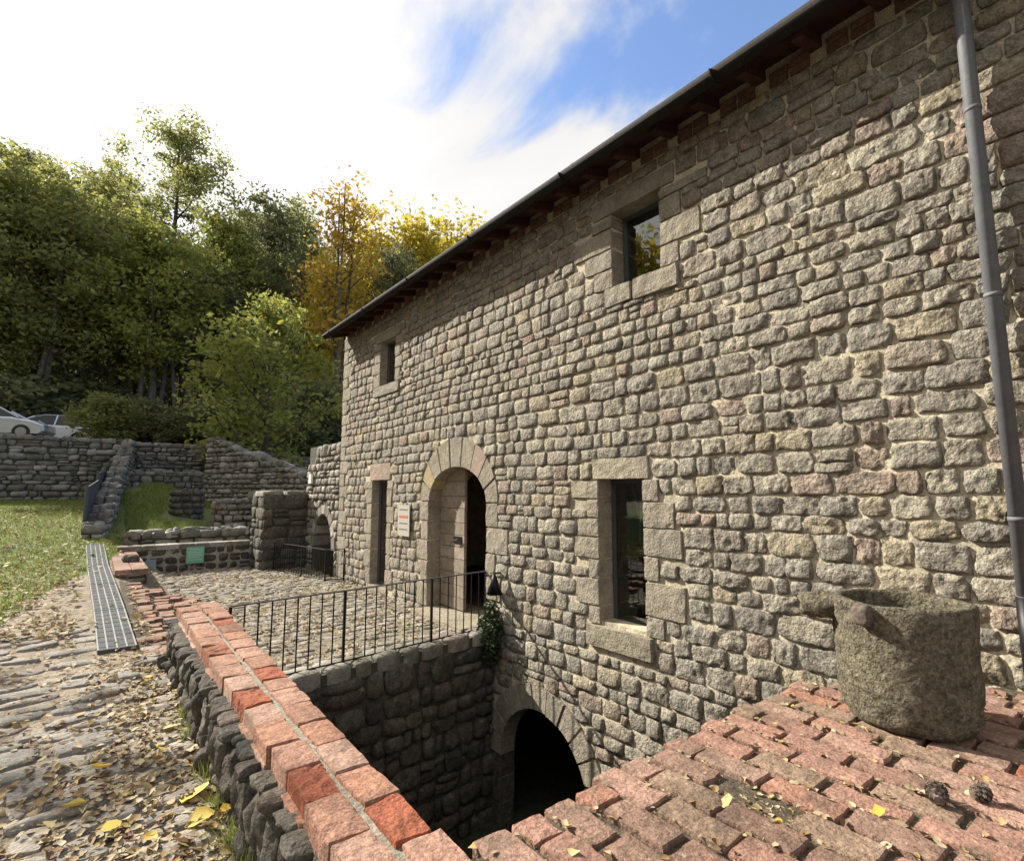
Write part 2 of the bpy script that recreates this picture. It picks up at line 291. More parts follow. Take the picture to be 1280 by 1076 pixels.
def courses(s0, s1, z0, z1, ch, avg, var=.45, boxes=(), ell=(), split=.1, r=rng, bot=None, top=None):
    """slots (s0,s1,z0,z1) of coursed stone; boxes and ellipses (cs, cz, a, b) are kept free"""
    out = []; z = z0
    while z < z1 - .05:
        h = r.uniform(*ch)
        if z + h > z1 - ch[0] * .6: h = z1 - z
        zm = z + h / 2; cuts = []
        for (a, b, c, d) in boxes:
            if min(z + h, d) - max(z, c) > h * .34: cuts.append((a, b))
        for (cs, cz, a, b, base) in ell:
            if base < zm < cz + b:
                hw = a if zm < cz else a * math.sqrt(max(0, 1 - ((zm - cz) / b) ** 2))
                if hw > .06: cuts.append((cs - hw, cs + hw))
        cuts.sort(); p = s0; iv = []
        for a, b in cuts:
            if a > p: iv.append((p, min(a, s1)))
            p = max(p, b)
        if p < s1: iv.append((p, s1))
        for a, b in iv:
            for (x0, x1) in partition(a, b, avg * (h / .2) ** .5 if avg > .15 else avg, var, r):
                y0, y1 = z, z + h
                for (ba, bb, bc, bd) in boxes:
                    if x1 > ba + .01 and x0 < bb - .01 and y1 > bc and y0 < bd:
                        if bc > (y0 + y1) / 2: y1 = min(y1, bc)
                        else: y0 = max(y0, bd)
                if bot and y1 < bot((x0 + x1) / 2) : continue
                if top and y0 > top((x0 + x1) / 2) - .04: continue
                if y1 - y0 < .045 or x1 - x0 < .045: continue
                q = r.random()
                if q < split and y1 - y0 > .17 and x1 - x0 > .2:
                    k = y0 + (y1 - y0) * r.uniform(.38, .62); out += [(x0, x1, y0, k), (x0, x1, k, y1)]
                elif q > 1 - split * .5 and x1 - x0 > .3:
                    k = x0 + (x1 - x0) * r.uniform(.55, .72); j = y0 + (y1 - y0) * r.uniform(.4, .6); out += [(x0, k, y0, y1), (k, x1, y0, j), (k, x1, j, y1)]
                else: out.append((x0, x1, y0, y1))
        z += h
    return out
def joined(name, parts, mat_, parent, smooth=True, stuff=True):
    if not parts: return None
    V = []; Q = []; n = 0
    for v, q in parts: V.append(v); Q.append(q + n); n += len(v)
    o = link(name, npmesh(name, np.concatenate(V), np.concatenate(Q)), mat_, parent, smooth)
    if stuff: o['kind'] = 'stuff'
    return o
def rubble(name, origin, udir, ndir, slots, mat_, parent, single=True, gap=.012, t=(.03, .06), rough=.016, nu=4, nv=3, fr=16., rnd=.45, jit=.2, skirt=.05, limit=300, dome=.02):
    u = Vector(udir).normalized(); n = Vector(ndir).normalized(); o = Vector(origin); parts = []; tot = 0
    for (a, b, c, d) in slots:
        V, Q = slab(b - a - gap, d - c - gap, rng.uniform(*t), skirt, nu=nu, nv=nv, rnd=rnd, jit=jit, rough=rough, fr=fr, seed=rng.uniform(0, 50), dome=dome)
        w = place(V, o + u * ((a + b) / 2) + Vector((0, 0, (c + d) / 2)), u, (0, 0, 1), n)
        if u.cross(Vector((0, 0, 1))).dot(n) < 0: Q = Q[:, ::-1]
        if single and tot < limit: link('stone', npmesh('stone', w, Q), mat_, parent, True); tot += 1
        else: parts.append((w, Q))
    joined('rubble', parts, mat_, parent)

# ------------------------------------------------------------------ ground
def sm(a, b, x): t = min(1, max(0, (x - a) / (b - a))); return t * t * (3 - 2 * t)
LP = [(-200, .15), (0, .15), (2, .18), (6, .27), (10, .36), (13, .47), (16.5, .78), (20, 1.06), (31, 1.5), (400, 1.5)]
def Lz(y):
    for (a, p), (b, q) in zip(LP, LP[1:]):
        if y <= b: return p + (q - p) * (y - a) / (b - a)
def G(x, y):
    z = Lz(y)
    c = sm(.30, 1.5, x) * sm(5.3, 5.6, y) * (1 - sm(15.4, 18, y)) if y > 5.2 else 0.
    z = z * (1 - c)
    return z + .02 * n1(x * .9, y * .9, 4) + .008 * n1(x * 4, y * 4, 7)
def gridmesh(xs, ys, fz, keep=None):
    V = [(x, y, fz(x, y)) for x in xs for y in ys]; ny = len(ys); Q = []
    for i in range(len(xs) - 1):
        for j in range(ny - 1):
            if keep is None or keep((xs[i] + xs[i + 1]) / 2, (ys[j] + ys[j + 1]) / 2): Q.append((i * ny + j, (i + 1) * ny + j, (i + 1) * ny + j + 1, i * ny + j + 1))
    return npmesh('ground', np.array(V), np.array(Q))
fr_ = lambda a, b, s: list(np.arange(a, b + s * .5, s))
def is_lawn(x, y): return y > 8.6 + 1.2 * n1(x * .6, y * .3, 2) + max(0, x + .9) * 4.5 or x < -4.5
XS = fr_(-14, -4, .5) + fr_(-3.8, .8, .12); YS = fr_(-4, 10, .12) + fr_(10.25, 31.4, .3)
tagk(link('path', gridmesh(XS, YS, G, lambda x, y: x < .74 and not is_lawn(x, y)), DIRT, None, True), 'structure')
tagk(link('lawn', gridmesh(XS, YS, G, lambda x, y: x < .74 and is_lawn(x, y)), LAWN, None, True), 'structure')
def keepc(x, y): return y > 5.62 + .107 * (x - 1.05) and not (x > 4.2 and y < 13.6)
tagk(link('courtyard', gridmesh(fr_(.68, 4.6, .13), fr_(5.3, 15.6, .13), G, keepc), COURT, None, True), 'structure')
def TZ(x, y):
    if y < 31.3 and not (y > 15 and x > 2.5): return Lz(y) - .25
    if y < 31.3: return Lz(y) - .1 + .5 * sm(15, 25, y) * sm(3, 8, x)
    q = y - 31.3
    return (4.15 if q > .01 else 4.15) + .012 * q + max(0, q - 8) * .62 * sm(8, 20, q) * (1 - .45 * sm(40, 90, q)) + 1.2 * n1(x * .06, y * .06, 3) * sm(9, 25, q)
tx = fr_(-400, -60, 40) + fr_(-50, 70, 4) + fr_(80, 400, 40); ty = fr_(-300, -20, 40) + fr_(-10, 15, 5) + fr_(17, 31, 2) + [31.25, 31.4] + fr_(33, 100, 3.5) + fr_(110, 420, 40)
def keept(x, y): return not (-13 < x < 11 and -4 < y < 15.3)
tagk(link('hillside', gridmesh(tx, ty, TZ, keept), HILL, None, True), 'structure')
tagk(link('road', gridmesh(fr_(-40, 20, 4), fr_(32, 39, 1), lambda x, y: TZ(x, y) + .02), ASPH, None, True), 'structure')

# ------------------------------------------------------------------ the stone building
Y0, Y1, ZT = -3.0, 11.45, 5.32
bld = thing('stone_building', 'long stone building of rough squared blocks with arched door and timber eaves', 'building', (D, 4, 0))
def fixn(me):
    import bmesh
    b = bmesh.new(); b.from_mesh(me); bmesh.ops.remove_doubles(b, verts=b.verts, dist=1e-5); bmesh.ops.recalc_face_normals(b, faces=b.faces); b.to_mesh(me); b.free(); return me
def bool_cut(base, cutters):
    o = link('core', fixn(base.mesh())); cs = []
    for c in cutters:
        k = link('cut', fixn(c.mesh())); cs.append(k); mo = o.modifiers.new('b', 'BOOLEAN'); mo.object = k; mo.operation = 'DIFFERENCE'; mo.solver = 'EXACT'
    dg = bpy.context.evaluated_depsgraph_get(); me = bpy.data.meshes.new_from_object(o.evaluated_get(dg))
    for k in cs + [o]: bpy.data.objects.remove(k)
    return me
def cutbox(y0, y1, z0, z1): return MB().box(D - .3, D + .9, y0 - .02, y1 + .02, z0 - .02, z1 + .02)
def cutarch(cy, cz, a, b, z0, x0=D - .3, x1=D + .9, seg=20):
    P = [(cy - a, z0), (cy + a, z0)] + [(cy + a * math.cos(math.pi * k / seg), cz + b * math.sin(math.pi * k / seg)) for k in range(seg + 1)]
    n = len(P); mb = MB(); mb.add([(x0, y, z) for y, z in P] + [(x1, y, z) for y, z in P], [tuple(range(n)), tuple(range(n, 2 * n))[::-1]] + [(i, i + n, (i + 1) % n + n, (i + 1) % n) for i in range(n)]); return mb
DOOR = (6.72, 1.69, .79, .52); LOW = (4.85, -1.42, .74, .74)
core = bool_cut(MB().box(D, D + .6, Y0, Y1, -2.6, ZT + .16), [cutbox(3.0, 3.6, 4.02, 4.85), cutbox(3.3, 3.87, .525, 1.96), cutbox(8.86, 9.50, 3.87, 4.74), cutbox(9.05, 9.70, .12, 2.05), cutarch(DOOR[0], DOOR[1], DOOR[2] + .02, DOOR[3] + .02, .04), cutarch(LOW[0], LOW[1], LOW[2] + .02, LOW[3] + .02, -2.5), cutarch(LOW[0], LOW[1], LOW[2] + .5, LOW[3] + .3, -2.55, D + .2, D + .95)])
wall = link('wall', core, MORTAR, bld)
# dressed blocks: (y0, y1, z0, z1, name, material)
DR = []
def jambs(y0, y1, z0, z1, side, seq, name='quoin', mats=None):
    z = z0
    for i, (h, w) in enumerate(seq):
        h = min(h, z1 - z)
        if h < .03: break
        if side > 0: DR.append((y1, y1 + w, z, z + h, name, (mats or {}).get(i, DRESS)))
        else: DR.append((y0 - w, y0, z, z + h, name, (mats or {}).get(i, DRESS)))
        z += h
# tall ground-floor window
jambs(3.3, 3.87, .47, 1.96, -1, [(.19, .22), (.33, .46), (.23, .18), (.27, .44), (.25, .37), (.22, .20), (.20, .56)])
jambs(3.3, 3.87, .47, 1.96, 1, [(.18, .17), (.28, .36), (.20, .16), (.23, .37), (.20, .32), (.20, .17), (.20, .42)])
DR += [(3.20, 3.97, 1.96, 2.19, 'lintel', DRESS), (3.20, 4.08, .24, .47, 'sill', DRESS)]
# upper window
jambs(3.0, 3.6, 4.02, 4.83, 1, [(.22, .28), (.22, .42), (.24, .58), (.15, .30)])
jambs(3.0, 3.6, 4.02, 4.83, -1, [(.22, .22), (.25, .46), (.24, .26), (.12, .55)])
DR += [(2.80, 3.90, 4.85, 5.06, 'lintel', DRESS), (2.78, 3.34, 3.78, 4.02, 'sill', DRESS), (3.35, 3.72, 3.80, 4.02, 'sill', DRESS)]
# far upper window
jambs(8.86, 9.50, 3.87, 4.74, 1, [(.26, .30), (.22, .42), (.24, .26), (.15, .36)])
jambs(8.86, 9.50, 3.87, 4.74, -1, [(.24, .22), (.22, .3), (.24, .2), (.17, .3)])
DR += [(8.65, 9.75, 4.74, 4.94, 'lintel', DRESS), (8.62, 9.78, 3.66, 3.87, 'sill', DRESS)]
# narrow side door
jambs(9.05, 9.70, .12, 2.05, 1, [(.30, .20), (.34, .32), (.28, .22), (.30, .36), (.28, .24), (.28, .3), (.15, .4)])
jambs(9.05, 9.70, .12, 2.05, -1, [(.34, .30), (.26, .18), (.30, .30), (.26, .2), (.3, .3), (.3, .2), (.2, .24)])
DR += [(8.92, 9.86, 2.05, 2.38, 'lintel', PINK), (8.95, 9.85, -.06, .12, 'threshold', DRESS)]
# arched door
jambs(5.93, 7.51, .06, 1.69, 1, [(.36, .34), (.34, .22), (.32, .38), (.30, .24), (.31, .30)])
jambs(5.93, 7.51, .06, 1.69, -1, [(.36, .20), (.30, .34), (.30, .22), (.34, .50), (.33, .28)])
for sd_ in (-1, 1): jambs(LOW[0] - LOW[2], LOW[0] + LOW[2], -2.3, -1.42, sd_, [(.3, .3), (.3, .26), (.3, .3)], mats={0: RUB, 1: RUB, 2: RUB})  # low arch jambs: dark stone colour stands in for the shade inside
# corner and right-hand quoins
z = .05; i = 0
while z < 5.2:
    h = rng.uniform(.22, .32); w = (.46, .28)[i % 2]; DR.append((Y1 - w, Y1 + .005, z, min(z + h, 5.25), 'quoin', DRESS)); z += h; i += 1
for (y0, y1, z0, z1, nm, mt) in DR:
    w, h = y1 - y0 - .012, z1 - z0 - .012
    V, Q = slab(w, h, .028 if nm != 'sill' else .055, .20 if mt is RUB else .60 if nm in ('quoin', 'lintel') else .12, DRESP, 7, 5, rnd=.07, jit=.02, rough=.007, fr=18, seed=rng.uniform(0, 50), wear=.006)
    link(nm, npmesh(nm, place(V, (D, (y0 + y1) / 2, (z0 + z1) / 2), (0, -1, 0), (0, 0, 1), (-1, 0, 0)), Q), mt, wall, False)
def voussoirs(cy, cz, a, b, A, B, n, mats, depth=.6, a0=0., a1=math.pi):
    for k in range(n):
        t0 = a0 + (a1 - a0) * k / n + .012; t1 = a0 + (a1 - a0) * (k + 1) / n - .012
        ring = []
        for f, s in ((0, 0.), (1, 0.), (1, 1.), (0, 1.)):
            pass
        st = 3; P = []
        for (ra, rb) in ((a - .004, b - .004), (A, B)):
            P.append([(cy + ra * math.cos(t0 + (t1 - t0) * q / st), cz + rb * math.sin(t0 + (t1 - t0) * q / st)) for q in range(st + 1)])
        loop = P[0] + P[1][::-1]; m_ = len(loop); cyc = sum(p[0] for p in loop) / m_; czc = sum(p[1] for p in loop) / m_
        pr = rng.uniform(.02, .034); V = []
        for (x, sc) in ((D + depth, 1), (D - pr + .012, 1), (D - pr, .965)):
            V += [(x, cyc + (y - cyc) * sc, czc + (zq - czc) * sc) for y, zq in loop]
        Fc = [(r * m_ + i, r * m_ + (i + 1) % m_, (r + 1) * m_ + (i + 1) % m_, (r + 1) * m_ + i) for r in range(2) for i in range(m_)]
        for q in range(st): Fc.append((2 * m_ + q, 2 * m_ + q + 1, 2 * m_ + m_ - 2 - q, 2 * m_ + m_ - 1 - q))
        MB().add(V, Fc).build('voussoir', mats.get(k, DRESS), wall)
voussoirs(*DOOR, 1.06, .97, 9, {1: OCHRE, 6: PINK})
voussoirs(*LOW, 1.03, 1.02, 11, {}, .2)
# rough stones of the front wall
BX = [(a, b, c, d) for a, b, c, d, _, _ in DR] + [(3.0, 3.6, 4.0, 4.87), (3.3, 3.87, .47, 1.97), (8.86, 9.5, 3.86, 4.75), (9.05, 9.7, 0, 2.06), (5.93, 7.51, -.12, 1.69), (6.0, 7.45, -.14, .07)]
EL = [(DOOR[0], DOOR[1], 1.07, .985, 1.69), (LOW[0], LOW[1], 1.05, 1.04, -2.6)]
def wall_bot(s): return -2.3 if 1.0 < s < 5.8 else (.05 if s > 5.8 else .60)
wr = random.Random(23)
SL = courses(Y0, Y1, -2.3, 5.2, (.105, .205), .275, .5, BX, EL, .13, wr, wall_bot)
cams = []
for s in SL:
    c = Vector((D, (s[0] + s[1]) / 2, (s[2] + s[3]) / 2)) - Vector((0, 0, EYE))
    fw = c.x * math.sin(HD) + c.y * math.cos(HD); rt = c.x * math.cos(HD) - c.y * math.sin(HD)
    vis = fw > .3 and abs(rt / fw) < 1.0 and abs(c.z / fw) < .95
    cams.append(-((s[1] - s[0]) * (s[3] - s[2]) / max(.3, fw) ** 2 if vis else 0) * (D / c.length))
order = sorted(range(len(SL)), key=lambda i: cams[i]); far = []
for rank, i in enumerate(order):
    a, b, c, d = SL[i]; near = rank < 300
    wz = .03 * n1(a * .55, c * .8, 9); tl = wr.uniform(-.04, .04)
    g = wr.uniform(.0, .016)
    V, Q = slab(b - a - g, d - c - g, wr.uniform(.012, .032), .03, ROCKP, 13 if near else 5, 8 if near else 4, rnd=wr.uniform(.2, .58), jit=.085, rough=.017 if near else .012, fr=30 if near else 22, seed=wr.uniform(0, 60), dome=wr.uniform(.0, .012))
    cs, sn = math.cos(tl), math.sin(tl); X = V[:, 0] * cs - V[:, 1] * sn; Yv = V[:, 0] * sn + V[:, 1] * cs; V = np.stack([X, Yv, V[:, 2]], -1)
    w = place(V, (D, (a + b) / 2, (c + d) / 2 + wz), (0, -1, 0), (0, 0, 1), (-1, 0, 0))
    if near: link('stone', npmesh('stone', w, Q), STONE, wall, True)
    else: far.append((w, Q))
joined('distant_stones', far, STONE, wall)
# shell: other walls, floors (dark inside)
X2 = 10.0
MB().box(D + .6, X2, Y0, Y0 + .5, -2.6, ZT + .1).box(D + .6, X2, Y1 - .5, Y1, -2.6, ZT + .1).box(X2 - .5, X2 + .02, Y0 + .5, Y1 - .5, -2.6, ZT + 1.6).build('rear_walls', MORTAR, bld)
MB().box(D + .58, X2 - .4, Y0 + .4, Y1 - .4, -.12, .05).box(D + .58, X2 - .4, Y0 + .4, Y1 - .4, 2.75, 2.95).build('floor_slab', INT, bld)
# roof
SLP = math.tan(R(17)); OV = .36
def rz(x): return 5.30 + (x - (D - OV)) * SLP
x0, x1 = D - OV - .02, X2 + .4
roof = MB().hexa([(x0, Y0, rz(x0)), (x1, Y0, rz(x1)), (x1, Y1 + .06, rz(x1)), (x0, Y1 + .06, rz(x0)), (x0, Y0, rz(x0) + .05), (x1, Y0, rz(x1) + .05), (x1, Y1 + .06, rz(x1) + .05), (x0, Y1 + .06, rz(x0) + .05)]).build('roof', WOODD, bld)
rm = MB(); rx0, rx1 = D - OV, D + .3
rm.hexa([(rx0, -.042, rz(rx0) - .10), (rx1, -.042, rz(rx1) - .10), (rx1, .042, rz(rx1) - .10), (rx0, .042, rz(rx0) - .10), (rx0, -.042, rz(rx0) - .004), (rx1, -.042, rz(rx1) - .004), (rx1, .042, rz(rx1) - .004), (rx0, .042, rz(rx0) - .004)])
rme = rm.mesh('rafter'); rme.materials.append(WOODD)
y = 11.3; RY = []
while y > Y0: o = link('rafter', rme, None, roof); o.location = (0, y + rng.uniform(-.02, .02), 0); RY.append(y); y -= .447
# brick infill between the rafters
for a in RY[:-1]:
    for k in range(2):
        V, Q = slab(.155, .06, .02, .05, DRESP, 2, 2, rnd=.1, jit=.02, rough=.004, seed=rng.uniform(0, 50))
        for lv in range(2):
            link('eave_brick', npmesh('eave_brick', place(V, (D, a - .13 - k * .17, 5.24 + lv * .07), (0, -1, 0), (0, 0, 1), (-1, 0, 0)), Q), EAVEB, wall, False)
# gutter: half-round channel along the eave
gx, gz, gr = D - OV - .085, 5.285, .075
mb = MB(); V = []; Fc = []; ns = 10; ys = [Y0, Y1 + .08]
for yy in ys:
    for k in range(ns + 1):
        t = math.pi + math.pi * k / ns; V.append((gx + gr * math.cos(t), yy, gz + gr * math.sin(t)))
    for k in range(ns + 1):
        t = 2 * math.pi - math.pi * k / ns; V.append((gx + (gr - .006) * math.cos(t), yy, gz + (gr - .006) * math.sin(t) + .001))
nn_ = 2 * (ns + 1)
for k in range(nn_): Fc.append((k, (k + 1) % nn_, nn_ + (k + 1) % nn_, nn_ + k))
Fc += [tuple(range(nn_))]
for k in range(1): pass
mb.add(V, Fc); mb.add([(gx + gr * math.cos(math.pi + math.pi * k / ns), Y1 + .08, gz + gr * math.sin(math.pi + math.pi * k / ns)) for k in range(ns + 1)], [tuple(range(ns + 1))])
gut = mb.build('gutter', GUT, roof, True)
mb = MB()
for yy in np.arange(-1.5, 11.4, 1.8):
    pts = [(gx + (gr + .006) * math.cos(math.pi + math.pi * k / 8), yy, gz + (gr + .006) * math.sin(math.pi + math.pi * k / 8)) for k in range(9)]; MB().tube(pts, .008, 5).build('gutter_bracket', GUT, gut)
# curved roof tiles: two rows at the eave one by one, their meshes shared
def tile_mesh(flip):
    mb = MB(); V = []; Fc = []; ns = 8; ln = .42
    for j, (xx, r_) in enumerate(((0, .066), (ln, .056))):
        for k in range(ns + 1):
            t = math.pi * k / ns; V.append((xx, r_ * math.cos(t), (r_ * math.sin(t) * .85) + xx * SLP))
        for k in range(ns + 1):
            t = math.pi * (ns - k) / ns; V.append((xx, (r_ - .013) * math.cos(t), ((r_ - .013) * math.sin(t) * .85) + xx * SLP))
    n2 = 2 * (ns + 1)
    for k in range(n2): Fc.append((k, (k + 1) % n2, n2 + (k + 1) % n2, n2 + k))
    for k in range(ns): Fc.append((k, k + 1, n2 - 2 - k, n2 - 1 - k))
    me = mb.add(V, Fc).mesh('roof_tile'); me.materials.append(TILE); return me
tme = tile_mesh(0)
for row in range(2):
    for k in range(68):
        o = link('roof_tile', tme, None, roof); xx = D - OV - .035 + row * .34 + rng.uniform(-.015, .015); o.location = (xx, Y1 - .05 - k * .205 + rng.uniform(-.01, .01), rz(xx) + .055 + row * .012); o.rotation_euler = (rng.uniform(-.05, .05), 0, rng.uniform(-.03, .03))
mb = MB()
for k in range(70):
    yy = Y1 - .05 - k * .205; xa = D - OV + .58; 
    P = [(yy - .1, 0), (yy - .07, .06), (yy, .085), (yy + .07, .06), (yy + .1, 0)]
    mb.add([(xa, a, rz(xa) + .055 + b) for a, b in P] + [(x1, a, rz(x1) + .055 + b) for a, b in P], [(i, i + 1, i + 6, i + 5) for i in range(4)])
tagk(mb.build('upper_tiles', TILE, roof), 'stuff')
# windows: frame + pane set deep in the reveal
def window(y0, y1, z0, z1, nm='window', dx=.27, mull=False):
    f = MB(); x = D + dx; b = .045
    f.box(x, x + .05, y0, y1, z0, z0 + b).box(x, x + .05, y0, y1, z1 - b, z1).box(x, x + .05, y0, y0 + b, z0 + b, z1 - b).box(x, x + .05, y1 - b, y1, z0 + b, z1 - b)
    fo = f.build('window', FRAME, bld)
    MB().box(x + .022, x + .028, y0 + b - .005, y1 - b + .005, z0 + b - .005, z1 - b + .005).build('pane', GLASS, fo)
window(3.29, 3.88, .465, 1.97, dx=.19); window(2.99, 3.61, 4.01, 4.86, dx=.17); window(8.85, 9.51, 3.86, 4.75, dx=.13)
window(9.04, 9.71, .12, 2.06, dx=.13)
# arched door: left leaf of horizontal boards, right leaf swung in
xd = D + .20
leaf = MB().box(xd + .052, xd + .08, 6.85, 7.45, .3, .42).box(xd + .052, xd + .08, 6.85, 7.45, 1.5, 1.62).build('door_leaf', PLANK, bld)
cy, cz, ea, eb = DOOR
def eln(y): return cz + eb * math.sqrt(max(0, 1 - ((y - cy) / ea) ** 2))
z = .08; ye = 6.80
while z < 2.2:
    h = rng.uniform(.17, .23); zt = z + h - .008
    mb = MB(); nseg = 8; P = []
    for k in range(nseg + 1):
        yy = ye + (7.5 - ye) * k / nseg; t = min(zt, eln(yy)); P.append((yy, t))
    if max(t for _, t in P) > z + .02:
        V = []; Fc = []
        for k, (yy, t) in enumerate(P):
            t = max(t, z); V += [(xd, yy, z), (xd, yy, t), (xd + .045, yy, z), (xd + .045, yy, t)]
        for k in range(nseg):
            a = 4 * k; b = a + 4; Fc += [(a, a + 1, b + 1, b), (a + 2, b + 2, b + 3, a + 3), (a + 1, a + 3, b + 3, b + 1), (a, b, b + 2, a + 2)]
        Fc += [(0, 2, 3, 1)]
        o = mb.add(V, Fc).build('plank', PLANK, None); o.location.x = rng.uniform(-.004, .004)
        adopt(o, leaf)
    z += h
hb = MB().tube([(xd - .02, 6.9, 1.12), (xd - .05, 6.9, 1.12), (xd - .05, 6.99, 1.10), (xd - .05, 7.02, 1.08)], .010, 6); hb.box(xd - .008, xd + .002, 6.86, 7.08, 1.05, 1.16); hb.build('door_handle', IRONB, leaf)
MB().box(D + .32, D + 1.05, 5.95, 6.0, .08, 2.0).build('open_leaf', PLANK, bld)
mb = MB(); mb.hexa([(D - .36, 6.0, -.1), (D + .6, 5.94, -.1), (D + .6, 7.5, -.1), (D - .30, 7.5, -.1), (D - .36, 6.0, .06), (D + .6, 5.94, .06), (D + .6, 7.5, .06), (D - .30, 7.5, .06)])
mb.build('door_step', DRESS, bld)
# downpipe
pp = thing('downpipe', 'grey metal downpipe with a black lower length fixed to the stone wall', 'downpipe', (D - .11, .60, .74))
px_, py_ = D - .11, .60
MB().tube([(gx, py_, 5.22), (gx + .02, py_, 5.15), (px_ - .03, py_, 5.02), (px_, py_, 4.9), (px_, py_, 1.25)], .042, 14).build('upper_pipe', PIPE, pp, True)
MB().tube([(px_, py_, 1.25), (px_, py_, .72)], .048, 14).build('lower_pipe', IRONB, pp, True)
for zc in (4.2, 3.0, 1.68, 1.24):
    MB().tube([(px_, py_, zc - .012), (px_, py_, zc + .012)], .0455, 14).build('collar', PIPE, pp, True)
for zc in (3.06, 1.62):
    MB().tube([(px_ + .05, py_, zc), (D + .02, py_, zc)], .009, 6).build('bracket', IRONB, pp)
# wall sign, wall lamp
sg = thing('wall_sign', 'small pale sign board with a red line fixed beside the arched door', 'sign', (D - .05, 8.27, 1.36))
MB().box(D - .072, D - .055, 8.06, 8.48, 1.10, 1.62).build('board', SIGNP, sg)
MB().box(D - .0745, D - .0725, 8.11, 8.43, 1.40, 1.44).build('lettering', SIGNR, sg)
for zc in (1.53, 1.30, 1.20): MB().box(D - .0745, D - .0725, 8.12, 8.42, zc, zc + .02).build('lettering', SIGND, sg)
for yy in (8.12, 8.42): MB().tube([(D - .056, yy, 1.36), (D + .01, yy, 1.36)], .01, 6).build('fixing', IRONB, sg)
lm = thing('wall_lamp', 'small dark conical iron lamp on the wall beside the arched door', 'lamp', (D, 5.58, .65))
MB().tube([(D - .13, 5.58, .78), (D - .13, 5.58, .72), (D - .13, 5.58, .54)], [.02, .04, .105], 12).build('shade', IRONB, lm, True)
MB().tube([(D, 5.58, .80), (D - .13, 5.58, .80), (D - .13, 5.58, .77)], .012, 6).build('arm', IRONB, lm)
# ------------------------------------------------------------------ pit
tagk(MB().box(.95, X2 - .2, -2.8, 11.2, -2.6, -2.25).build('pit_floor', mat('pit_soil', [(.05, .05, .035)], sc=5, mott=.4, bump=1, bdist=.03, bsc=12, dark=(.03, .05, .015), dsc=3, damt=.6)), 'structure')
pe0, pe1 = Vector((.95, 5.44, 0)), Vector((D, 5.80, 0)); pu = (pe1 - pe0).normalized(); pn = Vector((pu.y, -pu.x, 0))
pw = thing('retaining_wall', 'dark rubble retaining wall below the railing at the end of the pit', 'wall', (2.6, 5.6, -2.3))
ln = (pe1 - pe0).length
q = pe0 - pn * .45; r_ = pe1 - pn * .45
MB().hexa([(pe0.x, pe0.y, -2.5), (pe1.x, pe1.y, -2.5), (r_.x, r_.y, -2.5), (q.x, q.y, -2.5), (pe0.x, pe0.y, .0), (pe1.x, pe1.y, .0), (r_.x, r_.y, .0), (q.x, q.y, .0)]).build('core', RUBM, pw)
rubble('s', pe0, pu, pn, courses(0, ln, -2.3, -.10, (.15, .27), .26, .55, split=.22), RUB, pw, t=(.02, .06), rough=.026, nu=5, nv=4, rnd=.6, jit=.2)
cs = partition(0, ln, .34, .4, rng)                       # capping stones under the railing
for a, b in cs:
    V, Q = slab(b - a - .012, .40, .05, .09, nu=5, nv=5, rnd=.6, jit=.08, rough=.02, fr=10, seed=rng.uniform(0, 50), dome=.02)
    link('capping_stone', npmesh('capping_stone', place(V, pe0 + pu * ((a + b) / 2) - pn * .16 + Vector((0, 0, -.02)), pu, -pn, (0, 0, 1)), Q), RUBF, pw, True)
# ------------------------------------------------------------------ parapet with brick coping
pa = thing('parapet_wall', 'low rubble parapet with a double row of red brick coping beside the path', 'wall', (.84, 3, .15))
def pxl(y): return .672 + .0095 * (y - 1.8)
def pxr(y): return .985 + .022 * max(0, y - 1.8)
PT = .665
ys = np.linspace(-2.2, 6.1, 12); mb = MB()
for a, b in zip(ys, ys[1:]):
    mb.hexa([(pxl(a) + .03, a, -2.4), (pxr(a) - .02, a, -2.4), (pxr(b) - .02, b, -2.4), (pxl(b) + .03, b, -2.4), (pxl(a) + .03, a, PT), (pxr(a) - .02, a, PT), (pxr(b) - .02, b, PT), (pxl(b) + .03, b, PT)])
mb.build('core', RUBM, pa)
rubble('s', (.70, 0, 0), (0, 1, 0), (-1, 0, 0), courses(-.6, 6.1, .05, PT - .02, (.11, .22), .15, .5, split=.2, top=lambda s: .70), RUB, pa, t=(.03, .09), rough=.034, nu=7, nv=6, fr=17, rnd=.55, jit=.26, dome=.02)
rubble('s', (.84, 6.1, 0), (1, 0, 0), (0, 1, 0), courses(-.16, .24, .05, PT - .02, (.11, .2), .15, .5), RUB, pa, t=(.02, .05), rough=.02)
rubble('s', (.985, 0, 0), (0, 1, 0), (1, 0, 0), courses(1.6, 5.4, -2.2, PT - .02, (.2, .32), .32, .5), RUB, pa, single=False, t=(.02, .05), rough=.02)
def brick(parent, c, l, w, t, ang, mt, rough=.004, nu=7, nv=4, tilt=0., name='brick', jit=.03, sk=.07):
    V, Q = slab(w, l, t, sk, [(1, 1.0), (.994, .16), (.968, .0)], nv, nu, rnd=.05, jit=jit, rough=rough, fr=28, seed=rng.uniform(0, 60), wear=.0042)
    ca, sa = math.cos(ang), math.sin(ang); u = Vector((ca, sa, 0)); v = Vector((-sa, ca, tilt)); n = u.cross(v).normalized()
    return link(name, npmesh(name, place(V, c, u, v, n), Q), mt, parent, False)
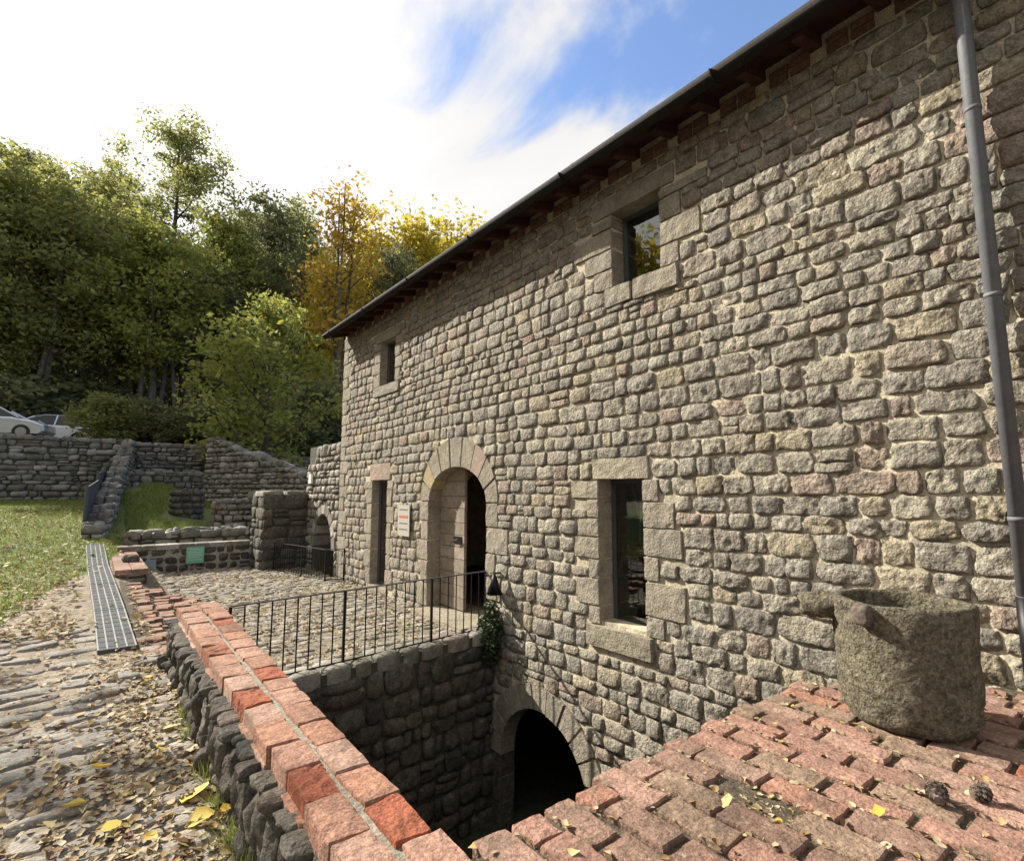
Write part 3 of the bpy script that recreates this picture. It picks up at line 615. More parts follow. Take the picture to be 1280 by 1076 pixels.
for row in range(2):
    y = 6.12 if row == 0 else 6.20
    k = 0
    while y > -1.6:
        l = rng.choice([.27, .28, .265, .275, .20 if k % 6 == 4 else .27]); c = y - l / 2
        xl = pxl(c) + .005; xr = pxr(c); w = (xr - xl) / 2 - .012
        xc = xl + w / 2 if row == 0 else xr - w / 2
        raw = (row == 0 and k in (6, 10, 14)) or (row == 1 and k in (3, 9, 16))
        zt = PT + .002 + rng.uniform(-.004, .004) + (.008 if k < 6 else 0) - (.004 if raw else 0)
        brick(pa, (xc + rng.uniform(-.008, .008), c, zt), l - rng.uniform(.006, .016), w - rng.uniform(0, .012), .052, rng.uniform(-.035, .035), BRICK2 if raw else BRICK, rough=.011 if raw else .0035, tilt=rng.uniform(-.012, .012))
        if row == 0 and rng.random() < .4:   # second course of bricks showing in the face
            V, Q = slab(l - .012, .055, .02, .04, DRESP, 3, 2, rnd=.15, jit=.03, rough=.004, seed=rng.uniform(0, 50))
            link('face_brick', npmesh('face_brick', place(V, (pxl(c) + .012, c, PT - .045), (0, -1, 0), (0, 0, 1), (-1, 0, 0)), Q), BRICK, pa, True)
        y -= l; k += 1
mb = MB()
for a, b in zip(ys, ys[1:]):
    ma = (pxl(a) + pxr(a)) / 2; mbb = (pxl(b) + pxr(b)) / 2
    mb.hexa([(pxl(a) + .04, a, PT), (pxr(a) - .04, a, PT), (pxr(b) - .04, b, PT), (pxl(b) + .04, b, PT), (pxl(a) + .04, a, PT + .036), (pxr(a) - .04, a, PT + .036), (pxr(b) - .04, b, PT + .036), (pxl(b) + .04, b, PT + .036)])
mb.build('mortar_bed', GREYJ, pa)
# ------------------------------------------------------------------ brick terrace
TZt = .72
def tend(x): return 1.535 if x < 3.34 else 1.51 - (x - 3.34) * .755
mb = MB(); xs = list(np.arange(1.0, D + .01, .13)) + [D]
for a, b in zip(xs, xs[1:]): mb.hexa([(a, -2.4, -2.4), (b, -2.4, -2.4), (b, tend(b) - .06, -2.4), (a, tend(a) - .06, -2.4), (a, -2.4, TZt - .020), (b, -2.4, TZt - .020), (b, tend(b) - .06, TZt - .020), (a, tend(a) - .06, TZt - .020)])
ter = tagk(mb.build('terrace', JOINT), 'structure')
BP, BL = .148, .284
ncol = int((D - 1.03) / BP) + 1; nb = 0
for k in range(ncol):
    xc = 1.03 + BP * (k + .5)
    if xc > D - .05: break
    e = tend(xc) + rng.uniform(-.035, .03); y = e; first = True
    while y > -.65:
        l = BL
        if first and k % 2: l = BL * rng.uniform(.42, .55)
        first = False
        c = y - l / 2
        if abs(xc - 1.97) < .08 and abs(c - 1.03) < .15: y -= l; continue     # the missing brick
        if nb < 300:
            brick(ter, (xc + rng.uniform(-.006, .006), c, TZt - .056 + rng.uniform(-.006, .006)), l - rng.uniform(.014, .032), BP - rng.uniform(.014, .030), .055, rng.uniform(-.03, .03) - .02, BRICK2 if rng.random() < .02 else BRICKD, rough=.0035, tilt=rng.uniform(-.012, .012), nu=8, nv=5)
            nb += 1
        y -= l
te = thing('terrace_edge_wall', 'rubble wall carrying the brick terrace above the pit', 'wall', (2.2, 1.45, -2.2))
rubble('s', (1.0, 1.47, 0), (1, 0, 0), (0, 1, 0), courses(0, 2.3, -2.2, .64, (.2, .3), .32, .5), RUB, te, single=False, t=(.0, .03), rough=.02)
dv = Vector((4.25 - 3.34, .823 - 1.51, 0)); rubble('s', (3.34, 1.45, 0), dv, (.6, .8, 0), courses(0, dv.length, -2.2, .64, (.2, .3), .32, .5), RUB, te, single=False, t=(.0, .03), rough=.02)
# ------------------------------------------------------------------ stone mortar on the terrace
pc = Vector((3.217, .935, TZt + .004)); pot = thing('stone_mortar', 'large weathered round stone mortar with lugs standing on the brick terrace', 'stone mortar', pc)
prof = [(.0, 0), (.20, 0), (.245, .012), (.268, .05), (.283, .16), (.288, .30), (.288, .46), (.289, .585), (.287, .617), (.279, .625), (.248, .625), (.240, .61), (.236, .50), (.21, .36), (.12, .27), (0, .25)]
V = []; Q = []; sg_ = 72; PR = []
prof = [(a * 1.015, b * .925) for a, b in prof]
for (a, b), (c, d) in zip(prof, prof[1:]):
    st = max(1, int(math.hypot(c - a, d - b) / .02))
    for q_ in range(st): PR.append((a + (c - a) * q_ / st, b + (d - b) * q_ / st))
PR.append(prof[-1])
for r_, h_ in PR:
    for k in range(sg_):
        t = 2 * math.pi * k / sg_; V.append((r_ * math.cos(t), r_ * math.sin(t), h_))
V = np.array(V); nzz = vn(V * 14 + 5) * .007 + vn(V * 40 + 8) * .008 + vn(V * 5) * .006; nr = np.linalg.norm(V[:, :2], axis=1, keepdims=True) + 1e-6
V[:, :2] += V[:, :2] / nr * nzz[:, None] * (nr > .05); V[:, 2] += np.where(V[:, 2] > .5, vn(V * 11 + 3) * .006, 0)
for i in range(len(PR) - 1):
    for k in range(sg_): Q.append((i * sg_ + k, i * sg_ + (k + 1) % sg_, (i + 1) * sg_ + (k + 1) % sg_, (i + 1) * sg_ + k))
link('bowl', npmesh('bowl', V + np.array(pc), np.array(Q)), POT, pot, True)
def lump(name, c, sx, sy, sz, mt, parent, seed=0., rough=.12, rot=0., n=14, pw_=2.6, fr=4.):
    V = []; Q = []
    for i in range(n + 1):
        for k in range(2 * n):
            a = math.pi * i / n; b = math.pi * k / n
            p = Vector((math.sin(a) * math.cos(b), math.sin(a) * math.sin(b), math.cos(a)))
            s = (abs(p.x) ** pw_ + abs(p.y) ** pw_ + abs(p.z) ** pw_) ** (-1 / pw_); V.append(p * s)
    V = np.array(V); V *= (1 + rough * vn(V * 1.6 + seed) + rough * .5 * vn(V * fr + seed))[:, None]; V *= np.array([sx, sy, sz])
    ca, sa = math.cos(rot), math.sin(rot); V = np.stack([V[:, 0] * ca - V[:, 1] * sa, V[:, 0] * sa + V[:, 1] * ca, V[:, 2]], -1) + np.array(c)
    for i in range(n):
        for k in range(2 * n): Q.append((i * 2 * n + k, (i + 1) * 2 * n + k, (i + 1) * 2 * n + (k + 1) % (2 * n), i * 2 * n + (k + 1) % (2 * n)))
    return link(name, npmesh(name, V, np.array(Q)), mt, parent, True)
def potdir(deg): return Vector((math.cos(R(deg)), math.sin(R(deg)), 0))
d1 = potdir(168); c = pc + d1 * .31 + Vector((0, 0, .53)); lump('lug', c, .040, .042, .048, POTL, pot, 3, .1, R(168), pw_=4)
d2 = potdir(112)
c = pc + d2 * .345 + Vector((0, 0, .515)); lump('spout', c, .10, .085, .062, POT, pot, 9, .2, R(112), pw_=3.2)
d3 = potdir(-20); c = pc + d3 * .31 + Vector((0, 0, .525)); lump('lug', c, .04, .05, .05, POTL, pot, 5, .1, R(-20), pw_=4)
# ------------------------------------------------------------------ iron railings
def railing(lbl, pts, h, zb, pitch, posts, r=.0075, top=.016, name='iron_railing'):
    p0 = Vector(pts[0]); t = thing(name, lbl, 'railing', p0)
    P = [Vector(p) for p in pts]
    tz = zb + h
    mb = MB()
    for a, b in zip(P, P[1:]):
        d = (b - a).normalized(); n = Vector((-d.y, d.x, 0)) * .02
        mb.hexa([tuple(a - n + Vector((0, 0, tz - .006))), tuple(b - n + Vector((0, 0, tz - .006))), tuple(b + n + Vector((0, 0, tz - .006))), tuple(a + n + Vector((0, 0, tz - .006))), tuple(a - n + Vector((0, 0, tz + .006))), tuple(b - n + Vector((0, 0, tz + .006))), tuple(b + n + Vector((0, 0, tz + .006))), tuple(a + n + Vector((0, 0, tz + .006)))])
    mb.build('top_rail', IRONT, t)
    mb = MB()
    for a, b in zip(P, P[1:]): mb.tube([a + Vector((0, 0, zb + .05)), b + Vector((0, 0, zb + .05))], .009, 6)
    mb.build('bottom_rail', IRONB, t)
    bm_ = MB().tube([(0, 0, zb + .045), (0, 0, tz - .004)], r, 6).mesh('baluster'); bm_.materials.append(IRONB)
    pm = MB().box(-.013, .013, -.013, .013, zb - .05, tz - .004).mesh('post'); pm.materials.append(IRONB)
    for i, (a, b) in enumerate(zip(P, P[1:])):
        L_ = (b - a).length; k = max(1, round(L_ / pitch))
        for j in range(k + 1):
            if j == 0 and i > 0: continue
            q = a + (b - a) * (j / k); end = j in (0, k) or (posts and j % posts == 0)
            o = link('post' if end else 'baluster', pm if end else bm_); o.location = (q.x, q.y, 0); o.parent = t; o.matrix_parent_inverse = Matrix.Translation(-p0)
    return t
railing('long black iron railing on the capping stones above the pit', [(1.08, 5.58, 0), (D - .02, 5.92, 0)], .78, .0, .128, 9)
railing('short black iron railing in front of the small dark archway', [(3.45, 13.4, 0), (3.86, 11.08, 0), (D - .03, 11.0, 0)], .66, .0, .11, 12, r=.006)
# ivy where the railing meets the wall
LEAFS = {}
def leaf_cloud(n, cen, rad, size, seed, flat=0., clumps=0, cr=.3, hollow=0.):
    """n diamond leaves round points; returns V, quads"""
    r = np.random.RandomState(seed); cen = np.array(cen, float); rad = np.array(rad, float)
    if clumps:
        k = r.randn(clumps, 3); k /= np.linalg.norm(k, axis=1, keepdims=True); k *= (hollow + (1 - hollow) * r.rand(clumps, 1) ** .45)
        C = k * rad + cen; ci = r.randint(0, clumps, n); sz = (.6 + .8 * r.rand(clumps))[ci][:, None]
        P = C[ci] + r.randn(n, 3) * cr * sz * np.array([1, 1, .62])
    else:
        k = r.randn(n, 3); k /= np.linalg.norm(k, axis=1, keepdims=True); P = k * r.rand(n, 1) ** (1 / 3) * rad + cen
    return leaves_at(P, size, r)
def leaves_at(P, size, r, up=.5):
    n = len(P); a = r.randn(n, 3); a[:, 2] *= .6; a /= np.linalg.norm(a, axis=1, keepdims=True)
    q = r.randn(n, 3); q[:, 2] += up; b = np.cross(a, q); b /= np.linalg.norm(b, axis=1, keepdims=True) + 1e-9
    s = size * (.55 + .9 * r.rand(n, 1)); nn2 = np.cross(a, b)
    V = np.stack([P - a * s * .55, P + b * s * .32 + nn2 * s * .08, P + a * s * .6, P - b * s * .32 + nn2 * s * .08], 1).reshape(-1, 3)
    return V, np.arange(4 * n).reshape(-1, 4)
IVY = leafmat('ivy_leaf', [(.02, .035, .012), (.04, .06, .02), (.03, .05, .02), (.06, .075, .03)], .2)
iv = thing('ivy_clump', 'dark ivy growing where the railing meets the building wall', 'ivy', (D - .1, 5.72, -.2))
V, Q = leaf_cloud(900, (D - .13, 5.66, .06), (.15, .20, .40), .05, 3); link('foliage', npmesh('foliage', V, Q), IVY, iv)
mb = MB()
for k in range(4): mb.tube([(D - .03, 5.76 - .03 * k, -.5), (D - .08, 5.72 - .03 * k, -.1), (D - .12 - .02 * k, 5.68, .3)], .006, 5)
mb.build('stem', BARK, iv)
# ------------------------------------------------------------------ far end of the court
tw = thing('archway_wall', 'rough rubble wall with a small dark archway adjoining the building corner', 'wall', (D, 12.5, 0))
TA = (12.42, .55, .62, .80)
cme = bool_cut(MB().box(D + .03, D + .5, Y1 + .01, 13.7, -.3, 2.95), [cutarch(*TA, -.2)])
link('core', cme, RUBM, tw)
MB().box(D + .5, D + 2.6, Y1 + .02, Y1 + .2, -.3, 2.9).box(D + .5, D + 2.6, 13.5, 13.7, -.3, 2.9).box(D + 2.4, D + 2.6, Y1 + .2, 13.5, -.3, 2.9).box(D + .5, D + 2.4, Y1 + .2, 13.5, 2.7, 2.9).box(D + .5, D + 2.4, Y1 + .2, 13.5, -.3, -.05).build('vault', INT, tw)
rubble('s', (D + .03, 0, 0), (0, 1, 0), (-1, 0, 0), courses(Y1 + .02, 13.7, 0, 2.95, (.13, .24), .24, .5, ell=[(TA[0], TA[1], .84, 1.02, -1)], split=.2, top=lambda s: 3.0 - .12 * (s - 11.4) ** 2), RUBF, tw, t=(.03, .08), rough=.02)
for k in range(9):
    t0 = math.pi * k / 9 + .02; t1 = math.pi * (k + 1) / 9 - .02
    P = [(TA[0] + a * math.cos(t), TA[1] + b * math.sin(t)) for a, b, t in ((TA[2], TA[3], t0), (TA[2], TA[3], t1), (.82, 1.0, t1), (.82, 1.0, t0))]
    MB().add([(D + .4, y, z_) for y, z_ in P] + [(D - .03, y, z_) for y, z_ in P], [(0, 1, 2, 3), (4, 7, 6, 5), (0, 4, 5, 1), (1, 5, 6, 2), (2, 6, 7, 3), (3, 7, 4, 0)]).build('voussoir', RUBF, tw)
tag(MB().box(D - .09, D - .04, 13.2, 13.38, 2.05, 2.28).build('white_box', WHITE), 'small white box fixed high on the archway wall', 'box')
pi_ = thing('stone_pier', 'dark square pier of big stacked stones beside the small archway', 'pier', (3.4, 13.9, 0))
MB().box(3.22, D + .03, 13.55, 14.6, -.2, 1.78).build('core', RUBM, pi_)
rubble('s', (3.2, 13.55, 0), (1, 0, 0), (0, -1, 0), courses(0, 1.05, 0, 1.8, (.18, .30), .38, .5, split=.15), RUB, pi_, t=(.02, .06), rough=.022)
rubble('s', (3.22, 13.55, 0), (0, 1, 0), (-1, 0, 0), courses(0, 1.05, 0, 1.8, (.18, .30), .38, .5), RUB, pi_, t=(.02, .05), rough=.02)
for a, b in ((3.15, 3.68), (3.69, 4.22)):
    V, Q = slab(b - a - .02, .95, .07, .05, nu=5, nv=5, rnd=.4, jit=.06, rough=.02, fr=8, seed=a); link('cap_stone', npmesh('cap_stone', place(V, ((a + b) / 2, 14.0, 1.79), (1, 0, 0), (0, 1, 0), (0, 0, 1)), Q), RUBF, pi_, True)
lw = thing('low_wall', 'low mortared stone wall with flat stone coping closing the court', 'wall', (2.1, 14.8, 0))
MB().box(.55, 3.25, 14.62, 14.95, -.1, .60).build('core', LOWM, lw)
rubble('s', (.55, 14.62, 0), (1, 0, 0), (0, -1, 0), courses(0, 2.66, .0, .58, (.12, .2), .26, .5, split=.15), RUB, lw, gap=.03, t=(.004, .025), rough=.02, rnd=.6, skirt=.02, jit=.22)
for a, b in partition(.5, 3.2, .26, .2, rng): brick(lw, ((a + b) / 2, 14.78, .60), .38, b - a - .012, .04, 0, RUBF, tilt=0, nu=3, nv=3, name='coping_stone')
bn = thing('stone_bench', 'low stone bench topped with red tiles running up to the low wall', 'bench', (.6, 12.8, .3))
MB().box(.42, .82, 11.28, 14.6, -.05, .49).build('core', RUBM, bn)
rubble('s', (.42, 11.28, 0), (1, 0, 0), (0, -1, 0), courses(0, .40, .05, .48, (.15, .28), .26, .4), RUBF, bn, t=(.01, .03), rough=.015)
rubble('s', (.42, 0, 0), (0, 1, 0), (-1, 0, 0), courses(11.28, 14.6, .25, .48, (.1, .16), .26, .4), RUB, bn, t=(.01, .03), rough=.015)
rubble('s', (.82, 0, 0), (0, 1, 0), (1, 0, 0), courses(11.28, 14.6, 0.05, .48, (.14, .2), .26, .4), RUB, bn, t=(.01, .03), rough=.015)
y = 11.24
for k in range(12):
    for j in range(2): brick(bn, (.39 + .115 + j * .235, y + .14, .495), .272, .226, .035, rng.uniform(-.02, .02), BRICKD, nu=3, nv=3)
    y += .282
o = lump('loose_stone', (.66, 12.5, .585), .14, .12, .075, RUB, None, 4, .2); tag(o, 'dark loose stone lying on the tiled bench', 'stone')
o = MB().add([(.80, 14.42, .02), (1.24, 14.40, .02), (1.24, 14.60, .33), (.80, 14.60, .33), (.80, 14.45, .02), (1.24, 14.43, .02), (1.24, 14.615, .31), (.80, 14.615, .31)], [(0, 1, 2, 3), (4, 7, 6, 5), (0, 4, 5, 1), (1, 5, 6, 2), (2, 6, 7, 3), (3, 7, 4, 0)]).build('leaning_panel', SLATE)
tag(o, 'blue grey slate panel leaning against the low wall', 'panel')
gs = thing('green_sign', 'green information board fixed to the front of the low wall', 'sign', (1.98, 14.55, .35))
MB().box(1.80, 2.19, 14.545, 14.565, .17, .58).build('frame', SIGND, gs); MB().box(1.815, 2.175, 14.538, 14.544, .185, .565).build('board', SIGNG, gs)
for zc, a, b in ((.50, 1.87, 2.12), (.44, 1.84, 2.15), (.40, 1.84, 2.13), (.36, 1.84, 2.15), (.32, 1.84, 2.10), (.26, 1.84, 2.14)): MB().box(a, b, 14.535, 14.5375, zc, zc + .012).build('lettering', SIGNGL, gs)
# drain grating along the path: four lengths, each a trough cover with long pale slots
dg_ = thing('drain_grating', 'row of dark slotted drain gratings set in the path beside the bench', 'grating', (.25, 9.5, .3))
GP = [at_z(145, 821, .30), at_z(128, 738, .47), at_z(113, 713, .60), at_z(106, 693, .70), at_z(102, 684, .76)]
GP = [(.30, 6.62), (.27, 8.55), (.22, 10.5), (.17, 12.6), (.12, 15.2)]
for (ax, ay), (bx, by) in zip(GP, GP[1:]):
    by -= .03; w = .155; za, zb = G(ax, ay) + .034, G(bx, by) + .034
    pan = MB().hexa([(ax - w, ay, za - .08), (ax + w, ay, za - .08), (bx + w, by, zb - .08), (bx - w, by, zb - .08), (ax - w, ay, za), (ax + w, ay, za), (bx + w, by, zb), (bx - w, by, zb)]).build('grating', GRATE, dg_)
    for f in (-.97, -.5, 0., .5, .97):
        q = .0065; MB().hexa([(ax + f * w - q, ay, za - .002), (ax + f * w + q, ay, za - .002), (bx + f * w + q, by, zb - .002), (bx + f * w - q, by, zb - .002), (ax + f * w - q, ay, za + .005), (ax + f * w + q, ay, za + .005), (bx + f * w + q, by, zb + .005), (bx + f * w - q, by, zb + .005)]).build('rib', GRATEL, pan)
    for j in range(9):
        t = (j + .5) / 9; yy = ay + (by - ay) * t; xx = ax + (bx - ax) * t; zq = za + (zb - za) * t
        MB().box(xx - w * .95, xx + w * .95, yy - .006, yy + .006, zq - .004, zq + .003).build('cross_bar', GRATE, pan)
# brick strip between path and court
bs = tagk(link('brick_strip', gridmesh(fr_(.44, 1.5, .1), fr_(6.3, 10.9, .1), lambda x, y: G(x, y) + .006), JOINT, None, True), 'structure')
y = 6.35
while y < 10.8:
    xx = .50 + rng.uniform(-.05, .05)
    while xx < 1.42:
        l = rng.uniform(.24, .30); brick(bs, (xx + l / 2, y, G(xx + l / 2, y) + .004), .14, l - .014, .026, rng.uniform(-.04, .04), BRICKD, nu=2, nv=3, rough=.007, sk=.04); xx += l
    y += .155
# ------------------------------------------------------------------ paving stones of the path
PATH = bpy.data.objects['path']; np_ = 0; pr = random.Random(4); y = 1.0; stones = []
while y < 7.6:
    h = pr.uniform(.10, .22) * (1 + .04 * y); x = .66
    while x > -3.2:
        w = pr.uniform(.18, .50); stones.append((x - w, x, y, y + h)); x -= w
    y += h
pv = []
for (a, b, c, d) in stones:
    cx_, cy_ = (a + b) / 2, (c + d) / 2 + .14 * n1((a + b) * .4, c * .6, 5)
    if cx_ > .12 and cy_ > 6.4 and cx_ < .5: continue
    ang = math.atan2(cx_, cy_)
    if cx_ < -cy_ * .16 - .5: continue
    if pr.random() < .12: continue
    V, Q = slab(b - a - pr.uniform(.012, .05), d - c - pr.uniform(.012, .04), pr.uniform(.003, .016), .03, [(1, 1.), (.97, .45), (.88, .08)], 7 if cy_ < 4.5 else 4, 5 if cy_ < 4.5 else 3, rnd=.6, jit=.24, rough=.011, fr=17, seed=pr.uniform(0, 60), dome=pr.uniform(0, .014))
    tl = pr.uniform(-.05, .05); t2 = pr.uniform(-.05, .05); an = pr.uniform(-.25, .25)
    u = Vector((math.cos(an), math.sin(an), tl)); v = Vector((-math.sin(an), math.cos(an), t2))
    w = place(V, (cx_, cy_, G(cx_, cy_) + .004), u, v, (-tl, -t2, 1)); pv.append((cy_, w, Q))
pv.sort(key=lambda k: k[0])
for _, w, Q in pv[:300]: link('paving_stone', npmesh('paving_stone', w, Q), PAVE, PATH, True)
joined('paving', [(w, Q) for _, w, Q in pv[300:]], PAVE, PATH)
# cobbles of the court
cp = []
CO = bpy.data.objects['courtyard']; y = 5.95
while y < 14.5:
    h = rng.uniform(.13, .22); x = 1.1
    while x < 4.15:
        w = rng.uniform(.14, .32); c_, d_ = x + w / 2, y + h / 2
        if keepc(c_, d_ - .15) and not (c_ < 1.55 and d_ < 10.9) and rng.random() < .85:
            V, Q = slab(w - .03, h - .03, rng.uniform(.003, .011), .03, nu=3, nv=2, rnd=.9, jit=.25, rough=.008, fr=14, seed=rng.uniform(0, 60), dome=.012)
            cp.append((place(V, (c_, d_, G(c_, d_) + .002), (1, 0, rng.uniform(-.05, .05)), (0, 1, rng.uniform(-.05, .05)), (0, 0, 1)), Q))
        x += w
    y += h
joined('cobbles', cp, PAVE, CO)
# ------------------------------------------------------------------ far walls
def farwall(name, lbl, P0, P1, base, t0, t1, ch=(.14, .26), avg=.30, thick=.6, nside=1, dz=0., rough=.035, gap=.02, top=None, caps=True):
    P0 = Vector((*P0, 0)); P1 = Vector((*P1, 0)); u = (P1 - P0).normalized(); n = Vector((u.y, -u.x, 0)) * nside; ln = (P1 - P0).length
    t = thing(name, lbl, 'wall', (P0 + P1) / 2 + Vector((0, 0, base)))
    tp = top or (lambda s: t0 + (t1 - t0) * s / ln)
    k = max(2, int(ln / .5)); mb = MB()
    for i in range(k):
        a, b = ln * i / k, ln * (i + 1) / k; A = P0 + u * a; B_ = P0 + u * b; C_ = B_ - n * thick; E_ = A - n * thick; za, zb = tp(a) - .06, tp(b) - .06
        mb.hexa([(A.x, A.y, base), (B_.x, B_.y, base), (C_.x, C_.y, base), (E_.x, E_.y, base), (A.x, A.y, za), (B_.x, B_.y, zb), (C_.x, C_.y, zb), (E_.x, E_.y, za)])
    mb.build('core', RUBM, t)
    sl = courses(0, ln, base, max(t0, t1), ch, avg, .5, split=.15, top=tp)
    rubble('s', P0, u, n, sl, RUBF, t, single=False, gap=gap, t=(.03, .09), rough=rough, nu=3, nv=2, fr=13, rnd=.4, jit=.3, dome=.01)
    rubble('s', P0, n, -u, courses(-thick, 0, base, tp(.05), ch, avg, .5), RUBF, t, single=False, gap=gap, t=(.03, .08), rough=rough, nu=3, nv=2, fr=13, rnd=.4, jit=.3)
    if caps:   # loose stones along the top
        pr_ = []
        for a, b in partition(0, ln, avg, .5, rng):
          for hf in (-.26, .26):
            V, Q = slab(b - a - .01 + rng.uniform(-.06, .06), thick * .54, rng.uniform(.05, .12), .1, nu=3, nv=3, rnd=.5, jit=.25, rough=.05, fr=9, seed=rng.uniform(0, 60), dome=.02)
            sl_ = (t1 - t0) / ln if top is None else 0
            pr_.append((place(V, P0 + u * ((a + b) / 2) - n * thick * (.5 + hf) + u * rng.uniform(-.06, .06) + Vector((0, 0, tp((a + b) / 2) - .07)), u + Vector((0, 0, sl_)), -n, (0, 0, 1)), Q))
        joined('cap_stones', pr_, RUBF, t)
    return t, P0, u, n, ln
farwall('retaining_wall', 'long dry stone retaining wall below the parked cars', (-16, 31.2), (1.2, 31.2), 1.3, 4.35, 4.3, avg=.42, ch=(.16, .3))
farwall('terrace_wall', 'dry stone wall section left of the tall sloping wall, below the trees', (1.2, 30.6), (4.2, 30.6), 1.2, 4.2, 4.15, avg=.36)
farwall('terrace_wall', 'low ledge of dry stone above the grassy bank', (1.0, 27.2), (4.0, 27.2), 1.3, 2.72, 2.66, avg=.34)
# tall wall whose top slopes down towards the archway
farwall('sloping_wall', 'tall rubble wall with a sloping top running down behind the stone pier', (3.45, 24.0), (6.2, 18.9), .4, 4.0, 2.3, avg=.34, ch=(.14, .25), thick=.7, nside=-1 if False else 1)
farwall('terrace_wall', 'dark rubble wall under the trees beyond the sloping wall top', (4.5, 29.5), (12, 26.5), 1.0, 3.95, 3.3, avg=.36)
farwall('ruin_wall', 'short rubble wall stub beside the pier with red bricks in it', (2.72, 16.9), (4.6, 16.4), 0, 1.55, 1.85, avg=.28, ch=(.12, .2))
farwall('ruin_wall', 'low ruined wall of pale loose stones behind the low mortared wall', (.75, 15.9), (3.3, 15.6), 0, .86, .9, avg=.30, ch=(.14, .24))
# stepped wall climbing beside the fence
farwall('stepped_wall', 'stepped rubble wall climbing the slope beside the dark fence', (.25, 16.2), (1.35, 30.4), .5, .95, 4.2, avg=.30, thick=.40, top=lambda s: .95 + .23 * math.floor(s / .9) * .9 + .12)
# round pier in the bank
rp = thing('round_pier', 'round shaded stone pier standing in the grassy bank', 'pier', (2.45, 20.3, .5))
mb = MB(); mb.tube([(2.45, 20.3, .3), (2.45, 20.3, 1.88)], .44, 20).build('core', RUBM, rp)
z = .4
while z < 1.85:
    h = rng.uniform(.16, .24); k = 10; a0 = rng.uniform(0, 1)
    for j in range(k):
        a = a0 + 2 * math.pi * j / k; n = Vector((math.cos(a), math.sin(a), 0)); V, Q = slab(.27, h - .02, .04, .06, nu=3, nv=2, rnd=.7, jit=.1, rough=.02, fr=12, seed=rng.uniform(0, 60), dome=.03)
        link('stone', npmesh('stone', place(V, Vector((2.45, 20.3, z + h / 2)) + n * .44, (-n.y, n.x, 0), (0, 0, 1), n), Q), RUB, rp, True)  # the pier's shade is put into its dark stone colour
    z += h
# grassy bank
def BZ(x, y): return .55 + 1.5 * sm(16.5, 25.5, y) * (1 - .35 * sm(2.0, 3.6, x)) + .08 * n1(x * 1.3, y * .9, 6)
tagk(link('grass_bank', gridmesh(fr_(.55, 5.2, .3), fr_(15.9, 27.4, .3), BZ), LAWN, None, True), 'structure')
# dark fence panels along the stepped wall
fn = thing('metal_fence', 'dark grey metal panel fence climbing beside the stepped wall', 'fence', (.1, 20, 1))
fp = [(-.10, 16.6, .92, 1.98), (.10, 20.0, 1.35, 2.42), (.30, 23.5, 1.85, 2.75), (.46, 26.4, 2.25, 3.05)]
for (a, b, c, d), (e, f, g_, h) in zip(fp, fp[1:]):
    f -= .05
    MB().hexa([(a, b, c), (a + .02, b, c), (e + .02, f, g_), (e, f, g_), (a, b, d), (a + .02, b, d), (e + .02, f, d + (h - d) * .5), (e, f, d + (h - d) * .5)]).build('panel', FENCE, fn)
for (a, b, c, d) in fp: MB().tube([(a - .02, b, c - .4), (a - .02, b, d + .05)], .03, 8).build('post', FENCE, fn)
